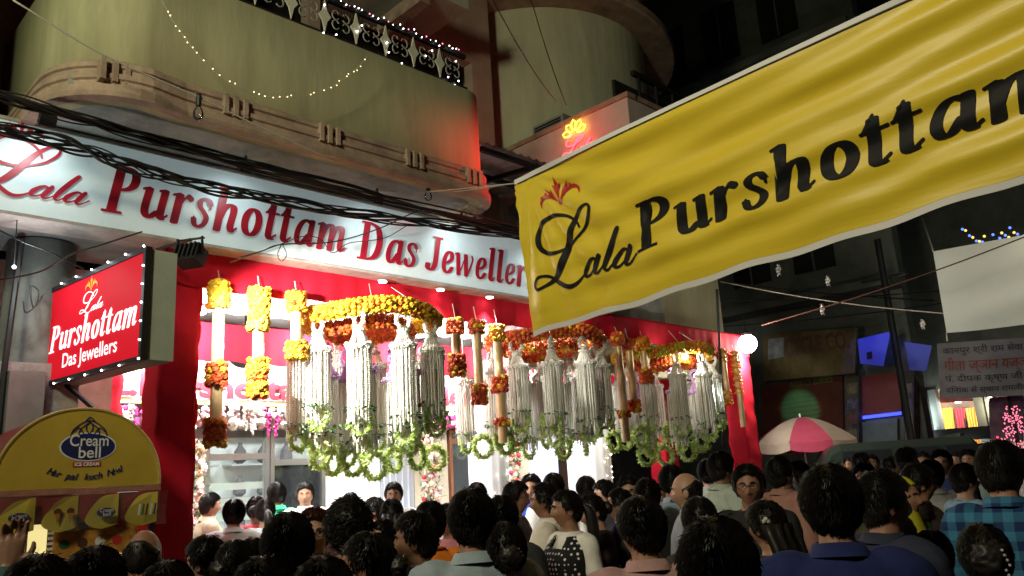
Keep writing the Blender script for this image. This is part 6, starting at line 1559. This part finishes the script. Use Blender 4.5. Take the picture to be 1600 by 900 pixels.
# --- at the shop door
person(327, 768, 8.1, -78, 'shopkeeper in tan shirt holding a cup by the etched glass', col=(.42, .34, .24), hair='short', pose='phone', skin=0, floor=.0)
person(400, 772, 7.4, 20, 'woman in coral red kurta beside the pale blue dress', True, 'kurta', (.60, .10, .12), 'bun', bottom='skirt', hy=-30)
person(415, 775, 6.9, 10, 'woman in pale blue dress with long ponytail, back turned', True, 'kurta', (.40, .60, .66), 'pony', face=False, bottom='skirt', bcol=(.4, .6, .66))
person(433, 752, 8.6, 30, 'person in bright green shirt at the dark glass door', top='half', col=(.03, .42, .20), hair='short', face=False)
person(477, 752, 8.5, 176, 'young man in white shirt facing out before the shop door', col=(.78, .76, .72), hair='short', skin=2, floor=0.)
person(615, 752, 8.2, 174, 'bearded man in pale shirt at the grey blue pilaster', col=(.60, .60, .62), hair='short', tache=True, skin=1)
person(587, 773, 6.6, 80, 'woman with tied hair in profile beside the teal dress', True, 'blouse', (.25, .10, .10), 'bun', skin=0)
person(612, 776, 5.9, 12, 'woman in teal dress with long dark hair', True, 'kurta', (.05, .40, .42), 'long', face=False, bottom='skirt')
person(600, 806, 4.6, 120, 'girl in brown top between teal dress and cream shirt', True, 'tee', (.10, .05, .04), 'bun', hmin=1.25)
person(520, 790, 5.6, 20, 'woman with smooth dark hair near the white screen', True, 'blouse', (.10, .05, .06), 'bun', face=False)
# --- far crowd along the street to the right
random.seed(11)
farc = [(1342, 705, 9, 'dark green shirt', (.04, .08, .06)), (1360, 708, 11, 'dark spectacled face and grey shirt', (.2, .2, .2)), (1388, 712, 9.5, 'maroon shirt', (.15, .03, .03)), (1412, 697, 8.0, 'red and white striped shirt', (.55, .10, .10)), (1440, 704, 10, 'black shirt', (.03, .03, .03)), (1468, 701, 7.6, 'deep blue shirt', (.03, .06, .16)), (1492, 704, 11, 'charcoal shirt', (.06, .06, .06)), (1512, 700, 9, 'pale green shirt', (.35, .42, .36)), (1530, 706, 12, 'brown shirt', (.12, .07, .05)), (1590, 700, 8.5, 'white shirt beyond the blue checks', (.5, .5, .5)), (1480, 712, 14, 'grey shirt far off', (.2, .2, .2)), (1378, 704, 14, 'pale shirt far off', (.35, .35, .35)), (1325, 712, 12, 'black top near the umbrella', (.03, .03, .03)), (1450, 708, 15, 'dark top far down the street', (.05, .05, .05)), (1545, 700, 15, 'dark red top far down the street', (.12, .03, .03))]
for i, (px, py, D, d, c) in enumerate(farc):
    person(px, py, D, random.choice((10, 160, 90, -80, 175, -20)), 'person in %s among the distant crowd' % d, top=('shirt', 'tee')[i % 2], col=c, hair=('short', 'thick')[i % 2], skin=i % 3, vox=.014, hmin=1.5, check=(.6, .6, .6) if i == 3 else None, scale=30)
random.seed(77)
deep = [('olive shirt', (.10, .10, .05)), ('white kurta', (.6, .6, .58)), ('sky blue shirt', (.25, .38, .5)), ('mustard top', (.4, .26, .04)), ('magenta top', (.4, .04, .2)), ('tan shirt', (.35, .27, .18)), ('turquoise top', (.06, .32, .34)), ('grey striped shirt', (.25, .25, .27)), ('plum shirt', (.15, .04, .12)), ('ivory shirt', (.55, .5, .42))]
for i, (px, py, D) in enumerate(((1350, 722, 6.6), (1452, 716, 6.2), (1500, 722, 5.6), (1398, 706, 16), (1425, 705, 17), (1460, 703, 18), (1500, 700, 17), (1535, 697, 18), (1565, 694, 16), (1335, 708, 17))):
    person(px, py, D, (150, 20, -60, 170, 10, 90, -100, 165, 0, 175)[i], 'person in %s deep in the crowd towards the drapery stall' % deep[i][0], fem=i in (3, 4, 6), top='shirt' if i % 2 else 'tee', col=deep[i][1], hair=('short', 'bun')[i in (3, 4, 6)], skin=i % 3, vox=.012, hmin=1.5)
for i, (px, py, D, rel, nm, c, fm) in enumerate(((700, 782, 5.4, 150, 'woman in rose pink top between the pale blue shirt and the orange shirt', (.55, .2, .25), True), (745, 752, 7.4, 165, 'man in white shirt facing out at the brown door', (.6, .6, .6), False), (915, 742, 7.2, 20, 'man in grey shirt before the second draped column', (.3, .3, .32), False), (945, 748, 6.6, 100, 'man in beige shirt beside the second draped column', (.5, .42, .32), False), (1028, 752, 6.8, 170, 'woman in red top facing out under the green wreaths', (.5, .04, .06), True), (548, 766, 7.6, 170, 'woman in lemon yellow top before the white screen', (.6, .5, .12), True), (366, 778, 6.6, 0, 'man in light grey shirt before the etched glass', (.42, .42, .44), False), (1140, 742, 7.0, 30, 'man in cream shirt behind the black tee shirt', (.5, .46, .38), False))):
    person(px, py, D, rel, nm, fem=fm, top='shirt' if not fm else 'kurta', col=c, hair='bun' if fm else 'short', skin=i % 3, vox=.010, face=abs(rel) > 60)
# --- extra garments and hand-held things
def child_of(label_start):
    for o in COL.objects:
        if o.type == 'EMPTY' and o.get('label', '').startswith(label_start): return o
w = child_of('woman in white dress with black polka')
rows = torso_rings(TORSO_F, .042, z0=1.06, z1=1.45)
bod = remesh(MB().loft(rows), .012, 'polka_bodice', [cloth('polka', (.012, .012, .014), dots=(.7, .7, .68))], 2, .003, cut=lambda c: (c.z > 1.36 and abs(c.x) < .06) or c.z > 1.43 or c.z < 1.08)
ob_ = obj_from(bod, 'polka_bodice', w); sd_ = ob_.modifiers.new('s', 'SOLIDIFY'); sd_.thickness = .004
w = child_of('woman in peach sari')
def sari(u, v):
    a = radians(150-250*u); r = .165+.02*sin(u*14)+.012*sin(u*40); z = 1.40-.75*v-.28*u*(1-v)
    return V((r*cos(a)*(1+.1*v), .128*sin(a)*1.15*(1+.25*v)+.0, z))
MB().grid(sari, 40, 14).build('sari_drape', cloth('peach_sari', (.62, .25, .16)), w, smooth=True)
w = child_of('woman wearing a bright yellow head scarf')
yl = cloth('yellow_scarf', (.55, .52, .03))
sc_ = sphere_mesh(lambda d: HC+head_pt(d, True)*1.16+V((0, -.01, .004)), 40, 30, keep=lambda d: d.y < .55 or d.z > .62)
o = sc_.build('head_scarf', yl, w, smooth=True); 
MB().loft([[((.085+.09*f)*cos(2*pi*k/24)*(1+.06*sin(k*2.1)), -.02+(.085+.06*f)*sin(2*pi*k/24), 1.54-.24*f) for k in range(24)] for f in (0, .25, .5, .8, 1)], cap=False).build('scarf_fall', yl, w, smooth=True)
w = child_of('shopkeeper in tan')
MB().lathe([(.028, 0), (.036, .085)], (0, .34, 1.21), 14).build('paper_cup', M('paper_cup', (.75, .73, .7), .6), w)
w = child_of('girl with pinned up bun')
for k in range(7):
    MB().ball((.03+.006*k % .02, -.15+.004*k, 1.63-.018*k), .006, 8, 6).build('hair_clip_stone', M('clip_stone', (.85, .85, .85), .15, metal=.6), w)
w = child_of('girl with long dark hair')
fl_ = MB()
for k in range(6): ruff((-.075+.012*cos(k), -.05+.012*sin(k), 1.62+.008*sin(k*2)), .010, 6, 4, mb=fl_)
fl_.build('flower_hair_clip', whf, w)
# green and orange drape of a woman low at the right, seen from behind
person(1452, 822, 3.1, 8, 'woman in orange blouse with teal dupatta low before the blue checks', True, 'blouse', (.50, .12, .05), 'bun', face=False, hmin=1.25)
w = child_of('woman in orange blouse')
MB().grid(lambda u, v: V((.02+.10*u+.012*sin(u*20), -.135-.012*sin(u*26)-.03*sin(v*pi), 1.42-.75*v)), 24, 10).build('dupatta', cloth('teal_dupatta', (.02, .26, .20)), w, smooth=True)
# red plastic chair back
rc = dep(942, 850, 4.2); t = thing('red_plastic_chair', 'red plastic chair back standing beside the polka bodice woman', 'chair', (rc.x, rc.y, 0))
rp_ = M('red_plastic', (.55, .03, .03), .35)
def cb(u, v): a = radians(-60+120*u)+YAW+pi; return V((rc.x-.22*cos(a), rc.y-.22*sin(a), .45+.62*v*(1-.10*(2*u-1)**4)))
g = MB().grid(cb, 12, 8).build('backrest', rp_, t, smooth=True); q = g.modifiers.new('s', 'SOLIDIFY'); q.thickness = .012
MB().lathe([(.20, 0), (.22, .015), (.21, .03)], (rc.x, rc.y, .43), 20).build('seat', rp_, t)
for a in (45, 135, 225, 315): MB().tube([(rc.x+.16*cos(radians(a)), rc.y+.16*sin(radians(a)), .43), (rc.x+.21*cos(radians(a)), rc.y+.21*sin(radians(a)), 0)], [.022, .016], 8).build('leg', rp_, t)
bpy.data.scenes.remove(WORK)
